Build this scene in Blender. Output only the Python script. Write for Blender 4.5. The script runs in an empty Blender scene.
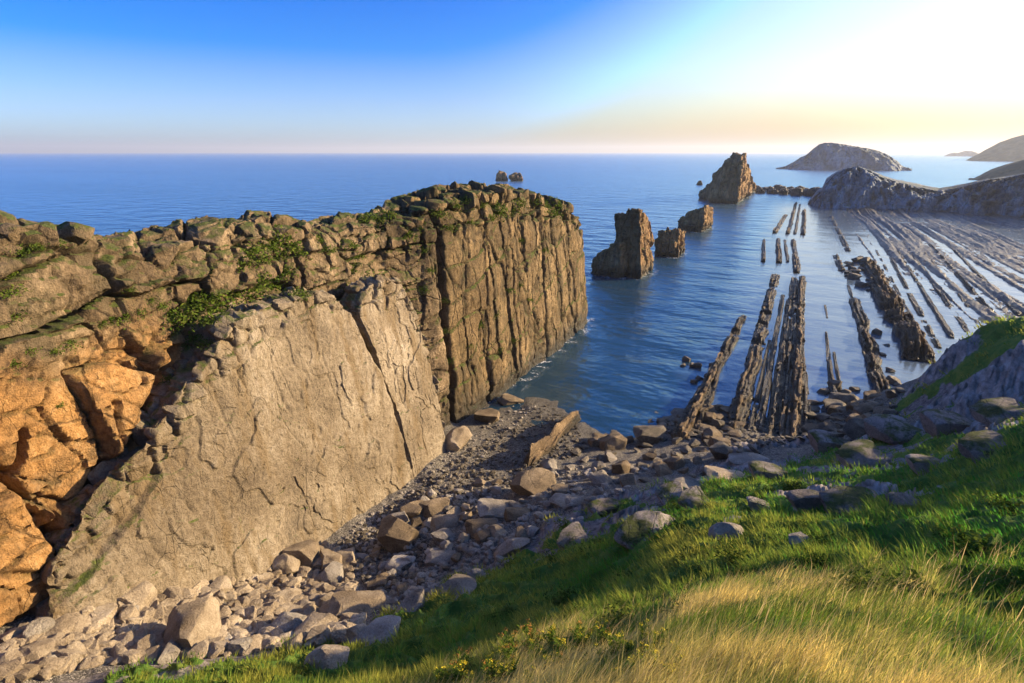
import bpy, bmesh, math, random
import numpy as np
from mathutils import Vector, Matrix
from mathutils.bvhtree import BVHTree

rng = np.random.default_rng(7)
random.seed(7)
scene = bpy.context.scene
COL = scene.collection

# ------------------------------------------------------------------ camera frame
# world axes follow the rock strata: +Y along strike (out to sea), +X across strike (inland)
F = 568.9
H = 30.0
PITCH = math.atan(189.5 / F)
HEAD = math.radians(25.4)
CA, SA = math.cos(HEAD), math.sin(HEAD)
CP, SP = math.cos(PITCH), math.sin(PITCH)
CAM = np.array([0.0, 0.0, H])
SUN_AZ = math.radians(35.0)
SUN_EL = math.radians(17.5)


def ray(x, y):
    f = (341.5 - y) / F
    r = ((x - 512) / F, CP + f * SP, -SP + f * CP)
    return np.array([r[0] * CA - r[1] * SA, r[0] * SA + r[1] * CA, r[2]])


def PZ(x, y, z=0.0):
    r = ray(x, y)
    return CAM + r * ((z - H) / r[2])


def PXX(x, y, X):
    r = ray(x, y)
    return CAM + r * (X / r[0])


def PYY(x, y, Y):
    r = ray(x, y)
    return CAM + r * (Y / r[1])


def PPL(x, y, n, d):
    r = ray(x, y)
    n = np.array(n)
    return CAM + r * ((d - n @ CAM) / (n @ r))


# ------------------------------------------------------------------ numpy noise
def _hash(ix, iy, iz, seed):
    h = (ix.astype(np.int64) * 374761393 + iy.astype(np.int64) * 668265263 + iz.astype(np.int64) * 2147483647 + seed * 1274126177) & 0xFFFFFFFF
    h = ((h ^ (h >> 13)) * 1274126177) & 0xFFFFFFFF
    h = ((h ^ (h >> 16)) * 2246822519) & 0xFFFFFFFF
    h = h ^ (h >> 15)
    return (h & 0xFFFFFF) / float(0x1000000)


def vnoise(p, seed=0):
    """value noise, roughly -1..1; p (N,3)"""
    i = np.floor(p).astype(np.int64)
    f = p - i
    f = f * f * f * (f * (f * 6 - 15) + 10)
    r = 0
    for dx in (0, 1):
        wx = f[:, 0] if dx else 1 - f[:, 0]
        for dy in (0, 1):
            wy = f[:, 1] if dy else 1 - f[:, 1]
            for dz in (0, 1):
                wz = f[:, 2] if dz else 1 - f[:, 2]
                r = r + wx * wy * wz * _hash(i[:, 0] + dx, i[:, 1] + dy, i[:, 2] + dz, seed)
    return r * 2 - 1


def fbm(p, oct=4, seed=0, gain=0.5):
    a, s, t = 1.0, 0.0, 0.0
    q = p.copy()
    for k in range(oct):
        s = s + a * vnoise(q, seed + k * 17)
        t += a
        a *= gain
        q = q * 2.03 + 11.3
    return s / t


def worley(p, seed=0, jit=0.75, full=False):
    """returns F1, F2, cell random"""
    i = np.floor(p).astype(np.int64)
    n = len(p)
    f1 = np.full(n, 9.0)
    f2 = np.full(n, 9.0)
    cid = np.zeros(n)
    off = np.zeros((n, 3))
    for dx in (-1, 0, 1):
        for dy in (-1, 0, 1):
            for dz in (-1, 0, 1):
                cx, cy, cz = i[:, 0] + dx, i[:, 1] + dy, i[:, 2] + dz
                ox = cx + 0.5 + jit * (_hash(cx, cy, cz, seed) - 0.5) - p[:, 0]
                oy = cy + 0.5 + jit * (_hash(cx, cy, cz, seed + 1) - 0.5) - p[:, 1]
                oz = cz + 0.5 + jit * (_hash(cx, cy, cz, seed + 2) - 0.5) - p[:, 2]
                d = (ox ** 4 + oy ** 4 + oz ** 4) ** .25
                c = _hash(cx, cy, cz, seed + 3)
                m = d < f1
                f2 = np.where(m, f1, np.minimum(f2, d))
                cid = np.where(m, c, cid)
                off = np.where(m[:, None], np.stack([ox, oy, oz], 1), off)
                f1 = np.where(m, d, f1)
    if full:
        return f1, f2, cid, off
    return f1, f2, cid


def smooth(a, b, x):
    t = np.clip((x - a) / (b - a), 0, 1)
    return t * t * (3 - 2 * t)


def blocks(p, size, seed, amp, crack, w=0.07, tilt=1.0):
    """jointed rock: each cell pushed in or out, dark joints between"""
    q = p + 0.16 * np.min(size) * np.stack([fbm(p / np.min(size) * 0.8, 2, seed + 31), fbm(p / np.min(size) * 0.8, 2, seed + 57), fbm(p / np.min(size) * 0.8, 2, seed + 83)], 1)
    f1, f2, c, off = worley(q / np.array(size), seed, full=True)
    e = f2 - f1
    tl = np.stack([np.sin(c * 91.7), np.sin(c * 57.3 + 1), np.sin(c * 33.1 + 2)], 1)
    return tilt * amp * 1.3 * np.sum(tl * off, 1) + amp * (c * 2 - 1) * smooth(0.0, 0.06, e) - crack * np.exp(-(e / w) ** 2), e


# ------------------------------------------------------------------ mesh output
def tag(o, label=None, cat=None, group=None, kind=None):
    if label:
        o['label'] = label
    if cat:
        o['category'] = cat
    if group:
        o['group'] = group
    if kind:
        o['kind'] = kind
    return o


def mesh_np(name, verts, faces, mat, smooth_sh=True, attrs=None, sharp=None):
    """verts (N,3), faces (M,k) ints"""
    me = bpy.data.meshes.new(name)
    verts = np.asarray(verts, dtype=np.float32)
    faces = np.asarray(faces, dtype=np.int32)
    m, k = faces.shape
    me.vertices.add(len(verts))
    me.vertices.foreach_set('co', verts.ravel())
    me.loops.add(m * k)
    me.loops.foreach_set('vertex_index', faces.ravel())
    me.polygons.add(m)
    me.polygons.foreach_set('loop_start', np.arange(0, m * k, k, dtype=np.int32))
    me.polygons.foreach_set('loop_total', np.full(m, k, dtype=np.int32))
    me.polygons.foreach_set('use_smooth', np.full(m, smooth_sh, dtype=bool))
    for an, av in (attrs or {}).items():
        av = np.asarray(av, dtype=np.float32)
        if av.ndim == 1:
            a = me.attributes.new(an, 'FLOAT', 'POINT')
            a.data.foreach_set('value', av)
        else:
            a = me.attributes.new(an, 'FLOAT_COLOR', 'POINT')
            a.data.foreach_set('color', np.concatenate([av, np.ones((len(av), 1), np.float32)], 1).ravel())
    me.update(calc_edges=True)
    me.validate()
    if sharp:
        me.set_sharp_from_angle(angle=math.radians(sharp))
    if mat:
        me.materials.append(mat)
    return me


def obj(name, me, loc=(0, 0, 0), parent=None):
    o = bpy.data.objects.new(name, me)
    o.location = loc
    COL.objects.link(o)
    if parent:
        o.parent = parent
    return o


def placed(name, verts, faces, mat, origin, attrs=None, smooth_sh=True, sharp=38):
    origin = np.asarray(origin, float)
    return obj(name, mesh_np(name, np.asarray(verts) - origin, faces, mat, smooth_sh, attrs, sharp), tuple(origin))


def grid_faces(nr, nc, wrap=False):
    r = np.arange(nr - 1)[:, None]
    c = np.arange(nc if wrap else nc - 1)[None, :]
    c2 = (c + 1) % nc
    a = r * nc + c
    b = r * nc + c2
    d = (r + 1) * nc + c
    e = (r + 1) * nc + c2
    return np.stack([a, b, e, d], -1).reshape(-1, 4)


def grid_normals(G, wrap=False):
    """G (nr,nc,3)"""
    if wrap:
        dc = np.roll(G, -1, 1) - np.roll(G, 1, 1)
    else:
        dc = np.gradient(G, axis=1)
    dr = np.gradient(G, axis=0)
    n = np.cross(dc, dr)
    l = np.linalg.norm(n, axis=2, keepdims=True)
    return n / np.maximum(l, 1e-9)


def resample(poly, n, closed=True):
    p = np.asarray(poly, float)
    if closed:
        p = np.vstack([p, p[:1]])
    d = np.r_[0, np.cumsum(np.linalg.norm(np.diff(p, axis=0), axis=1))]
    s = np.linspace(0, d[-1], n, endpoint=not closed)
    return np.stack([np.interp(s, d, p[:, k]) for k in range(p.shape[1])], 1)


def loft(base, top_fn, nlev, ncap, mid_fn, disp, lift=0.0, tpow=1.0):
    """base: (ns,2) ring CCW; top_fn(ring)-> (ns,3) top ring; zbot in base as third col.
    rings rise from base to top, then close over the crown towards mid_fn(top)."""
    ns = len(base)
    top, prof = top_fn(base)
    rows = []
    for t in np.linspace(0, 1, nlev):
        rows.append(base + (top - base) * np.array([prof(t), prof(t), t])[None, :])
    mid = mid_fn(top)
    for k in np.linspace(0, 1, ncap + 1)[1:]:
        kk = 1 - (1 - k) ** 1.0
        q = top + (mid - top) * kk
        q = q.copy()
        q[:, 2] += lift * math.sin(k * math.pi / 2)
        rows.append(q)
    G = np.array(rows)
    N = grid_normals(G, True)
    # smooth the normals at the rim so the crown edge rounds instead of tearing
    for _ in range(6):
        N = (N + np.roll(N, 1, 1) + np.roll(N, -1, 1) + np.vstack([N[:1], N[:-1]]) + np.vstack([N[1:], N[-1:]]))
        N /= np.maximum(np.linalg.norm(N, axis=2, keepdims=True), 1e-9)
    P = G.reshape(-1, 3)
    d = disp(P, N.reshape(-1, 3))
    fade = np.ones((len(rows), 1))
    fade[-4:, 0] = np.linspace(1, 0.2, 4)
    D = d.reshape(len(rows), ns) * fade
    G2 = G + N * D[:, :, None]
    return G2.reshape(-1, 3), grid_faces(len(rows), ns, True)


# ------------------------------------------------------------------ materials
class NT:
    def __init__(self, name):
        self.m = bpy.data.materials.new(name)
        self.m.use_nodes = True
        self.t = self.m.node_tree
        self.t.nodes.clear()
        self.out = self.n('ShaderNodeOutputMaterial')

    def n(self, typ, **kw):
        nd = self.t.nodes.new(typ)
        for k, v in kw.items():
            if k.startswith('i_'):
                key = k[2:]
                key = int(key) if key.isdigit() else key.replace('_', ' ')
                s = nd.inputs[key]
                if hasattr(v, 'links') or isinstance(v, bpy.types.NodeSocket):
                    self.t.links.new(v, s)
                else:
                    s.default_value = v
            else:
                setattr(nd, k, v)
        return nd

    def link(self, a, b):
        self.t.links.new(a, b)

    def coords(self, scale=(1, 1, 1), world=True):
        if world:
            v = self.n('ShaderNodeNewGeometry').outputs['Position']
        else:
            v = self.n('ShaderNodeTexCoord').outputs['Object']
        mp = self.n('ShaderNodeMapping', i_Scale=scale)
        self.link(v, mp.inputs['Vector'])
        return mp.outputs['Vector']

    def noise(self, vec, scale, detail=6, rough=0.6):
        nd = self.n('ShaderNodeTexNoise', i_Scale=scale, i_Detail=detail, i_Roughness=rough)
        self.link(vec, nd.inputs['Vector'])
        return nd.outputs['Fac']

    def voro(self, vec, scale, feature='DISTANCE_TO_EDGE', out='Distance'):
        nd = self.n('ShaderNodeTexVoronoi', feature=feature, i_Scale=scale)
        self.link(vec, nd.inputs['Vector'])
        return nd.outputs[out]

    def ramp(self, fac, stops, interp='LINEAR'):
        r = self.n('ShaderNodeValToRGB')
        r.color_ramp.interpolation = interp
        el = r.color_ramp.elements
        while len(el) < len(stops):
            el.new(0.5)
        for e, (p, c) in zip(el, stops):
            e.position = p
            e.color = (*c, 1) if len(c) == 3 else c
        self.link(fac, r.inputs['Fac'])
        return r.outputs['Color']

    def mix(self, fac, a, b, blend='MIX'):
        m = self.n('ShaderNodeMix', data_type='RGBA', blend_type=blend)
        for s, v in ((m.inputs[0], fac), (m.inputs[6], a), (m.inputs[7], b)):
            if isinstance(v, bpy.types.NodeSocket):
                self.link(v, s)
            elif isinstance(v, (int, float)):
                s.default_value = v
            else:
                s.default_value = (*v, 1)
        return m.outputs[2]

    def math(self, op, a, b=0.0, clamp=False):
        m = self.n('ShaderNodeMath', operation=op, use_clamp=clamp)
        for s, v in ((m.inputs[0], a), (m.inputs[1], b)):
            if isinstance(v, bpy.types.NodeSocket):
                self.link(v, s)
            else:
                s.default_value = v
        return m.outputs[0]

    def attr(self, name, out='Fac'):
        return self.n('ShaderNodeAttribute', attribute_name=name).outputs[out]

    def up(self):
        g = self.n('ShaderNodeNewGeometry')
        s = self.n('ShaderNodeSeparateXYZ')
        self.link(g.outputs['Normal'], s.inputs[0])
        return s.outputs['Z']

    def posz(self):
        g = self.n('ShaderNodeNewGeometry')
        s = self.n('ShaderNodeSeparateXYZ')
        self.link(g.outputs['Position'], s.inputs[0])
        return s.outputs['Z']

    def bump(self, h, strength=0.5, dist=0.1, prev=None):
        b = self.n('ShaderNodeBump', i_Strength=strength, i_Distance=dist)
        self.link(h, b.inputs['Height'])
        if prev is not None:
            self.link(prev, b.inputs['Normal'])
        return b.outputs['Normal']

    def bsdf(self, color, rough=0.9, normal=None, spec=0.2):
        b = self.n('ShaderNodeBsdfPrincipled')
        for s, v in ((b.inputs['Base Color'], color), (b.inputs['Roughness'], rough)):
            if isinstance(v, bpy.types.NodeSocket):
                self.link(v, s)
            elif isinstance(v, (int, float)):
                s.default_value = v
            else:
                s.default_value = (*v, 1)
        b.inputs['Specular IOR Level'].default_value = spec
        if normal is not None:
            self.link(normal, b.inputs['Normal'])
        return b

    def done(self, shader_out):
        self.link(shader_out, self.out.inputs['Surface'])
        return self.m


def rock_mat(name, dark, mid, light, scale=0.35, bstr=0.7, crack=1.0, crack_scale=(0.5, 0.5, 0.3), moss=0.0, wet_z=None, stain=None, tint_attr=False, rough=0.9, world=True, speck=1.0, joint=False, sscale=.7):
    m = NT(name)
    v = m.coords(world=world)
    big = m.noise(v, scale, 8, 0.62)
    fine = m.noise(v, scale * 14, 8, 0.7)
    f = m.math('ADD', m.math('MULTIPLY', big, 0.55), m.math('MULTIPLY', fine, 0.45))
    c = m.ramp(f, [(0.37, dark), (0.5, mid), (0.63, light)])
    mac = m.noise(v, scale * .32, 3)
    c = m.mix(1.0, c, m.ramp(mac, [(.36, (.7, .67, .63)), (.5, (.98, .97, .95)), (.64, (1.24, 1.25, 1.27))]), 'MULTIPLY')
    if stain:
        s = m.noise(m.coords((1, 1, 0.16), world), sscale, 6, 0.65)
        c = m.mix(m.ramp(s, [(0.5, (0, 0, 0)), (0.62, (0.85,) * 3)]), c, stain)
    if tint_attr:
        c = m.mix(m.math('MULTIPLY', m.attr('tint'), m.ramp(m.noise(v, .35, 6, .7), [(.32, (.3,) * 3), (.52, (1,) * 3)])), c, m.ramp(f, [(0.36, (0.16, 0.085, 0.035)), (0.5, (0.4, 0.22, 0.08)), (0.64, (0.56, 0.36, 0.17))]))
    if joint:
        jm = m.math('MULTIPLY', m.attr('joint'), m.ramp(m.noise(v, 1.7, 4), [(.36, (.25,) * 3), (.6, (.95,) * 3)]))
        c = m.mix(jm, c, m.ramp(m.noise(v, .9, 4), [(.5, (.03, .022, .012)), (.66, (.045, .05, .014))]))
    # small dark pits and lichen flecks
    pit = m.noise(v, scale * 40, 3, 0.6)
    c = m.mix(m.math('MULTIPLY', m.ramp(pit, [(0.56, (0, 0, 0)), (0.7, (1, 1, 1))]), 0.45 * speck), c, tuple(x * 0.35 for x in dark))
    hl = m.n('ShaderNodeMapping', i_Scale=(1, 1.3, .5), i_Rotation=(.2, .1, 0))
    wv = m.n('ShaderNodeMixRGB', blend_type='LINEAR_LIGHT', i_Fac=.12)
    m.link(v, wv.inputs[1])
    wn = m.n('ShaderNodeTexNoise', i_Scale=scale * 5, i_Detail=5)
    m.link(v, wn.inputs['Vector'])
    m.link(wn.outputs['Color'], wv.inputs[2])
    m.link(wv.outputs[0], hl.inputs['Vector'])
    hair = m.ramp(m.voro(hl.outputs['Vector'], scale * 4.2), [(0, (1, 1, 1)), (.022, (0, 0, 0))])
    hair = m.math('MULTIPLY', hair, m.ramp(m.noise(v, scale * 2.2, 3), [(.5, (0, 0, 0)), (.62, (.8,) * 3)]))
    c = m.mix(m.math('MULTIPLY', hair, .75), c, tuple(x * .3 for x in dark))
    h = m.math('ADD', m.math('MULTIPLY', fine, 0.8), m.math('MULTIPLY', pit, -0.35))
    h = m.math('SUBTRACT', h, m.math('MULTIPLY', hair, .35))
    if crack > 0:
        dn = m.n('ShaderNodeTexNoise', i_Scale=0.9, i_Detail=4)
        m.link(v, dn.inputs['Vector'])
        vv = m.n('ShaderNodeMixRGB', blend_type='LINEAR_LIGHT', i_Fac=0.35)
        m.link(v, vv.inputs[1])
        m.link(dn.outputs['Color'], vv.inputs[2])
        mp = m.n('ShaderNodeMapping', i_Scale=crack_scale)
        m.link(vv.outputs[0], mp.inputs['Vector'])
        e = m.voro(mp.outputs['Vector'], 1.0)
        e2 = m.voro(mp.outputs['Vector'], 3.1)
        cl = m.ramp(e, [(0.0, (1, 1, 1)), (0.03, (0, 0, 0))])
        cl2 = m.ramp(e2, [(0.0, (0.6,) * 3), (0.035, (0, 0, 0))])
        gate = m.ramp(m.noise(v, 0.3, 2), [(0.42, (0, 0, 0)), (0.55, (1, 1, 1))])
        cc = m.math('MULTIPLY', cl, gate)
        cc = m.math('MULTIPLY', cc, crack, True)
        c = m.mix(m.math('MULTIPLY', cc, 0.8), c, tuple(x * 0.25 for x in dark))
        h = m.math('SUBTRACT', h, m.math('MULTIPLY', cc, 0.7))
    if moss > 0:
        u = m.up()
        g = m.noise(v, 0.8, 5, 0.7)
        mk = m.math('MULTIPLY', m.ramp(u, [(0.45, (0, 0, 0)), (0.75, (1, 1, 1))]), m.ramp(g, [(0.5 - 0.12 * moss, (0, 0, 0)), (0.62 - 0.1 * moss, (1, 1, 1))]))
        gc = m.ramp(m.noise(v, 5, 5), [(0.35, (0.035, 0.05, 0.012)), (0.6, (0.09, 0.11, 0.022))])
        if tint_attr:
            mk = m.math('MULTIPLY', mk, m.math('SUBTRACT', 1.0, m.math('MULTIPLY', m.attr('tint'), .85)))
        c = m.mix(mk, c, gc)
    r = rough
    if wet_z is not None:
        z = m.math('ADD', m.posz(), m.math('MULTIPLY', m.noise(v, 0.6, 4), -1.6))
        wet = m.ramp(m.math('MULTIPLY', z, 1.0 / (wet_z * 2), True), [(0.0, (1, 1, 1)), (0.5, (0, 0, 0))])
        c = m.mix(m.math('MULTIPLY', wet, 0.85), c, (0.022, 0.019, 0.014))
        r = m.math('SUBTRACT', rough, m.math('MULTIPLY', wet, 0.45))
    nrm = m.bump(h, bstr, 0.42)
    nrm = m.bump(m.noise(v, scale * 60, 6, .7), 0.4, 0.06, nrm)
    return m.done(m.bsdf(c, r, nrm, 0.25).outputs[0])


M = {}
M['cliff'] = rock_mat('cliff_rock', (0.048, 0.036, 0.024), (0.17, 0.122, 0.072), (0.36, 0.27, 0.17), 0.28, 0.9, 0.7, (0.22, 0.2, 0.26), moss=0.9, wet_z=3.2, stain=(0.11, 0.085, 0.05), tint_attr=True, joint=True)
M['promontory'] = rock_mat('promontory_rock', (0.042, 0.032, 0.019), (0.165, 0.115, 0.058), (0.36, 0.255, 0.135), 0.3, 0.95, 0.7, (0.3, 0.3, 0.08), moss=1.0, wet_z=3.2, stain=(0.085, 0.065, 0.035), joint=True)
M['slab'] = rock_mat('slab_rock', (0.105, 0.084, 0.06), (0.21, 0.17, 0.12), (0.32, 0.275, 0.212), 0.22, 0.7, 0.12, (0.3, 0.2, 0.09), moss=0.2, stain=(0.15, 0.108, 0.06), speck=1.3)
M['stack'] = rock_mat('stack_rock', (0.11, 0.07, 0.035), (0.27, 0.17, 0.085), (0.42, 0.28, 0.14), 0.22, 0.9, 0.8, (0.35, 0.35, 0.1), moss=0.5, wet_z=3.0, stain=(0.11, 0.08, 0.05))
M['ridge'] = rock_mat('ridge_rock', (0.045, 0.034, 0.023), (0.15, 0.105, 0.064), (0.33, 0.235, 0.135), 0.4, 0.9, 0.7, (1.0, 0.35, 0.7), wet_z=0.5, rough=0.8)
M['far'] = rock_mat('headland_rock', (0.1, 0.125, 0.16), (0.2, 0.235, 0.28), (0.36, 0.385, 0.42), 0.05, 0.9, 0.5, (0.06, 0.06, 0.03), moss=.25, stain=(.07, .08, .1), sscale=.1)  # dark upright streaks painted in for shaded gullies
M['boulder_pale'] = rock_mat('pale_boulder_rock', (0.22, 0.17, 0.115), (0.39, 0.315, 0.225), (0.53, 0.45, 0.345), 0.7, 0.8, 0.25, (0.6, 0.6, 0.6))
M['boulder_grey'] = rock_mat('grey_boulder_rock', (0.18, 0.16, 0.135), (0.34, 0.305, 0.26), (0.5, 0.455, 0.395), 0.7, 0.8, 0.3, (0.6, 0.6, 0.6))
M['boulder_brown'] = rock_mat('brown_boulder_rock', (0.075, 0.058, 0.038), (0.19, 0.145, 0.095), (0.33, 0.255, 0.165), 0.7, 0.6, 0.3, (0.6, 0.6, 0.6))
M['boulder_dark'] = rock_mat('dark_boulder_rock', (0.04, 0.035, 0.028), (0.115, 0.098, 0.075), (0.25, 0.21, 0.15), 0.8, 0.6, 0.3, (0.7, 0.7, 0.7), rough=0.65)
M['outcrop'] = rock_mat('outcrop_rock', (0.13, 0.115, 0.105), (0.25, 0.22, 0.205), (0.38, 0.345, 0.325), 0.6, 0.8, 0.7, (1.2, 0.4, 0.9), moss=0.5)
M['platform'] = rock_mat('platform_rock', (0.02, 0.02, 0.02), (0.055, 0.051, 0.047), (0.125, 0.113, 0.1), 0.3, 0.8, 0.4, (0.5, 0.1, 0.5), rough=0.42)
for nd_ in M['platform'].node_tree.nodes:
    if nd_.type == 'BSDF_PRINCIPLED':
        nd_.inputs['Specular IOR Level'].default_value = .4

# ------------------------------------------------------------------ terrain
ctl = []   # X, Y, z, grass


def cp(px, py, z, g):
    q = PZ(px, py, z)
    ctl.append((q[0], q[1], z, g))


for a in [(480, 440, 0.8, 0), (400, 525, 1.4, 0), (450, 480, 1.0, 0), (500, 500, 2.2, 0), (560, 420, -0.1, 0), (535, 402, -0.1, 0), (545, 455, 0.8, 0), (590, 450, 0.5, 0), (640, 440, 0.7, 0),
          (330, 535, 1.6, 0), (250, 580, 3.2, 0), (330, 590, 3.6, 0), (300, 640, 6.5, 0), (200, 580, 4.5, 0), (60, 612, 7.6, 0), (0, 645, 8.2, 0), (150, 630, 6.8, 0), (100, 660, 8.2, 0.1), (0, 680, 9.0, 0.1),
          (400, 580, 4.2, 0), (450, 550, 3.8, 0), (380, 615, 6.2, 0), (480, 540, 4.2, 0),
          (120, 683, 9.4, 0.7), (250, 683, 11.5, 1), (260, 668, 10, 0.7), (400, 640, 11.2, 1), (440, 600, 9.6, 0.9), (350, 665, 11.2, 0.9), (520, 575, 9.4, 0.9), (530, 545, 6.6, 0.3), (590, 520, 8, 0.6),
          (480, 660, 16.5, 1), (560, 600, 14, 1), (600, 560, 12.5, 1), (640, 520, 10.5, 0.6), (610, 490, 5.8, 0.0), (560, 500, 4.6, 0), (660, 480, 6.0, 0.2),
          (700, 560, 19.2, 1), (700, 520, 16, 1), (700, 490, 11.5, 0.6), (720, 468, 5.5, 0.15), (760, 450, 4.8, 0.1), (790, 480, 13, 0.6), (820, 460, 9.5, 0.4), (780, 530, 17.5, 1),
          (1024, 500, 21.3, 1), (900, 500, 17.6, 0.8), (900, 560, 22.3, 1), (1024, 560, 23.6, 1), (800, 565, 21.5, 1), (1024, 430, 19.6, 0.9), (960, 450, 16.8, 0.55), (890, 455, 12, 0.5),
          (950, 400, 12.3, 0.36), (1000, 385, 15.2, 0.4), (900, 410, 6, 0.34), (870, 430, 5, 0.36), (830, 440, 3.2, 0.3), (790, 442, 1.5, 0), (930, 375, 5.5, 0.34),
          (1024, 332, 17.3, 1), (985, 338, 16.4, 1), (958, 348, 14.6, 0.8), (1024, 350, 17.3, 0.4),
          (640, 658, 24.9, 1), (720, 616, 25.6, 1), (800, 622, 25.6, 1), (900, 655, 25.8, 1), (1024, 683, 26.0, 1), (560, 683, 24.0, 1), (750, 683, 26.3, 1), (860, 683, 26.4, 1), (600, 660, 24.2, 1),
          (690, 410, -0.3, 0), (740, 420, -0.1, 0), (800, 415, 0.1, 0), (850, 405, 0.4, 0), (700, 380, -1.2, 0), (620, 410, -0.8, 0), (600, 380, -2.5, 0)]:
    cp(*a)
for a in [(19, 54, 17.6, 1), (18.5, 51, 17.9, 1), (15.4, 55.2, 16.7, 1), (14.4, 57.4, 14.8, .8), (17.5, 48, 17.5, .9), (0, 0, 28.3, 1), (3, -5, 29, 1), (-4, -5, 27, 1), (-8, -8, 24, 1), (10, -5, 29.5, 1), (-14, 0, 18, 1), (-22, -4, 13, .6), (-30, -8, 11, .2), (-12, -15, 24, 1), (5, -20, 29, 1), (25, -20, 30, 1),
          (9, 7, 27.6, 1), (16, 12, 28.6, 1), (22, 26, 27.2, 1), (16, 25, 25.4, 1), (30, 10, 29.5, 1), (45, 20, 28.5, 1), (32, 40, 22.5, 1), (24, 50, 17.8, 1), (45, 45, 22, 1), (70, 40, 22, 1), (70, 10, 30, 1), (100, 0, 30, 1),
          (23, 58, 16.3, 1), (24, 66, 9, .2), (23, 74, 3.5, 0), (33, 66, 14, .8), (34, 76, 7, .2), (36, 84, 2, 0), (50, 64, 15, 1), (55, 80, 7, .3), (60, 92, 1.5, 0), (100, 60, 14, 1), (100, 100, 3, 0),
          (18, 80, 0.0, 0), (16, 90, -1.2, 0), (25, 95, -1.2, 0), (0, 75, -1.3, 0), (-10, 75, -2.2, 0), (-22, 75, -1.8, 0), (-15, 95, -5, 0), (0, 110, -4, 0), (15, 120, -3, 0), (40, 120, -2, 0), (80, 130, -2, 0), (-28, 62, -.2, 0), (-28, 80, -2.5, 0), (-28, 100, -5, 0), (-40, 110, -6, 0), (0, 150, -6, 0), (60, 150, -4, 0), (120, 150, -4, 0),
          (-32, 40, 1.2, 0), (-33, 30, 2, 0), (-34, 20, 5, 0), (-35, 10, 8, 0), (-36, 0, 9, 0)]:
    ctl.append(a)
ctl = np.array(ctl, float)


def tps_fit(xy, val, lam):
    d = np.linalg.norm(xy[:, None] - xy[None], axis=2)
    K = np.where(d > 0, d * d * np.log(np.maximum(d, 1e-9)), 0)
    n = len(xy)
    A = np.zeros((n + 3, n + 3))
    A[:n, :n] = K + lam * np.eye(n)
    A[:n, n] = 1
    A[:n, n + 1:] = xy
    A[n, :n] = 1
    A[n + 1:, :n] = xy.T
    b = np.zeros((n + 3, val.shape[1]))
    b[:n] = val
    return np.linalg.solve(A, b)


TW = tps_fit(ctl[:, :2], ctl[:, 2:], 1.5)


def tps_eval(xy):
    out = np.empty((len(xy), 2))
    for i in range(0, len(xy), 40000):
        q = xy[i:i + 40000]
        d = np.linalg.norm(q[:, None] - ctl[None, :, :2], axis=2)
        K = d * d * np.log(np.maximum(d, 1e-9))
        out[i:i + 40000] = K @ TW[:len(ctl)] + TW[len(ctl)] + q @ TW[len(ctl) + 1:]
    return out


# bare rock showing through the turf: x px, y px, z guess, radius, strength
OUT = [(640, 522, 10, 1.6, 1.0), (725, 526, 16.5, 0.7, .6), (830, 505, 16.5, 2.0, 1.0), (800, 498, 15, 1.6, .8), (930, 402, 9.5, 3.2, 1.2), (968, 398, 13.2, 2.4, 1.2), (1003, 396, 15, 2.2, 1.2), (880, 425, 6, 4.0, 1.1), (920, 420, 8, 3.8, 1.1), (980, 420, 15, 2.6, .8),
       (760, 447, 4.5, 3.0, .9), (810, 440, 3.5, 3.0, .9), (720, 468, 5.5, 2.6, .8), (905, 505, 18, 1.5, .7), (700, 480, 9, 1.5, .6), (850, 450, 8, 2.2, .9), (780, 462, 8, 2.0, .7), (975, 445, 17.3, 1.3, .7), (935, 428, 12.2, 3.0, 1.1), (1003, 428, 18, 2.0, 1), (868, 447, 8.5, 2.4, 1),
       (560, 535, 6.5, 1.5, .6), (610, 505, 7, 2, .8), (660, 500, 8, 1.5, .6), (655, 548, 13, .8, .5), (940, 470, 17.6, 1.0, .5), (870, 480, 14, 1.2, .5)]
OUTW = np.array([(*PZ(a, b, c)[:2], r, s) for a, b, c, r, s in OUT])


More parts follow.
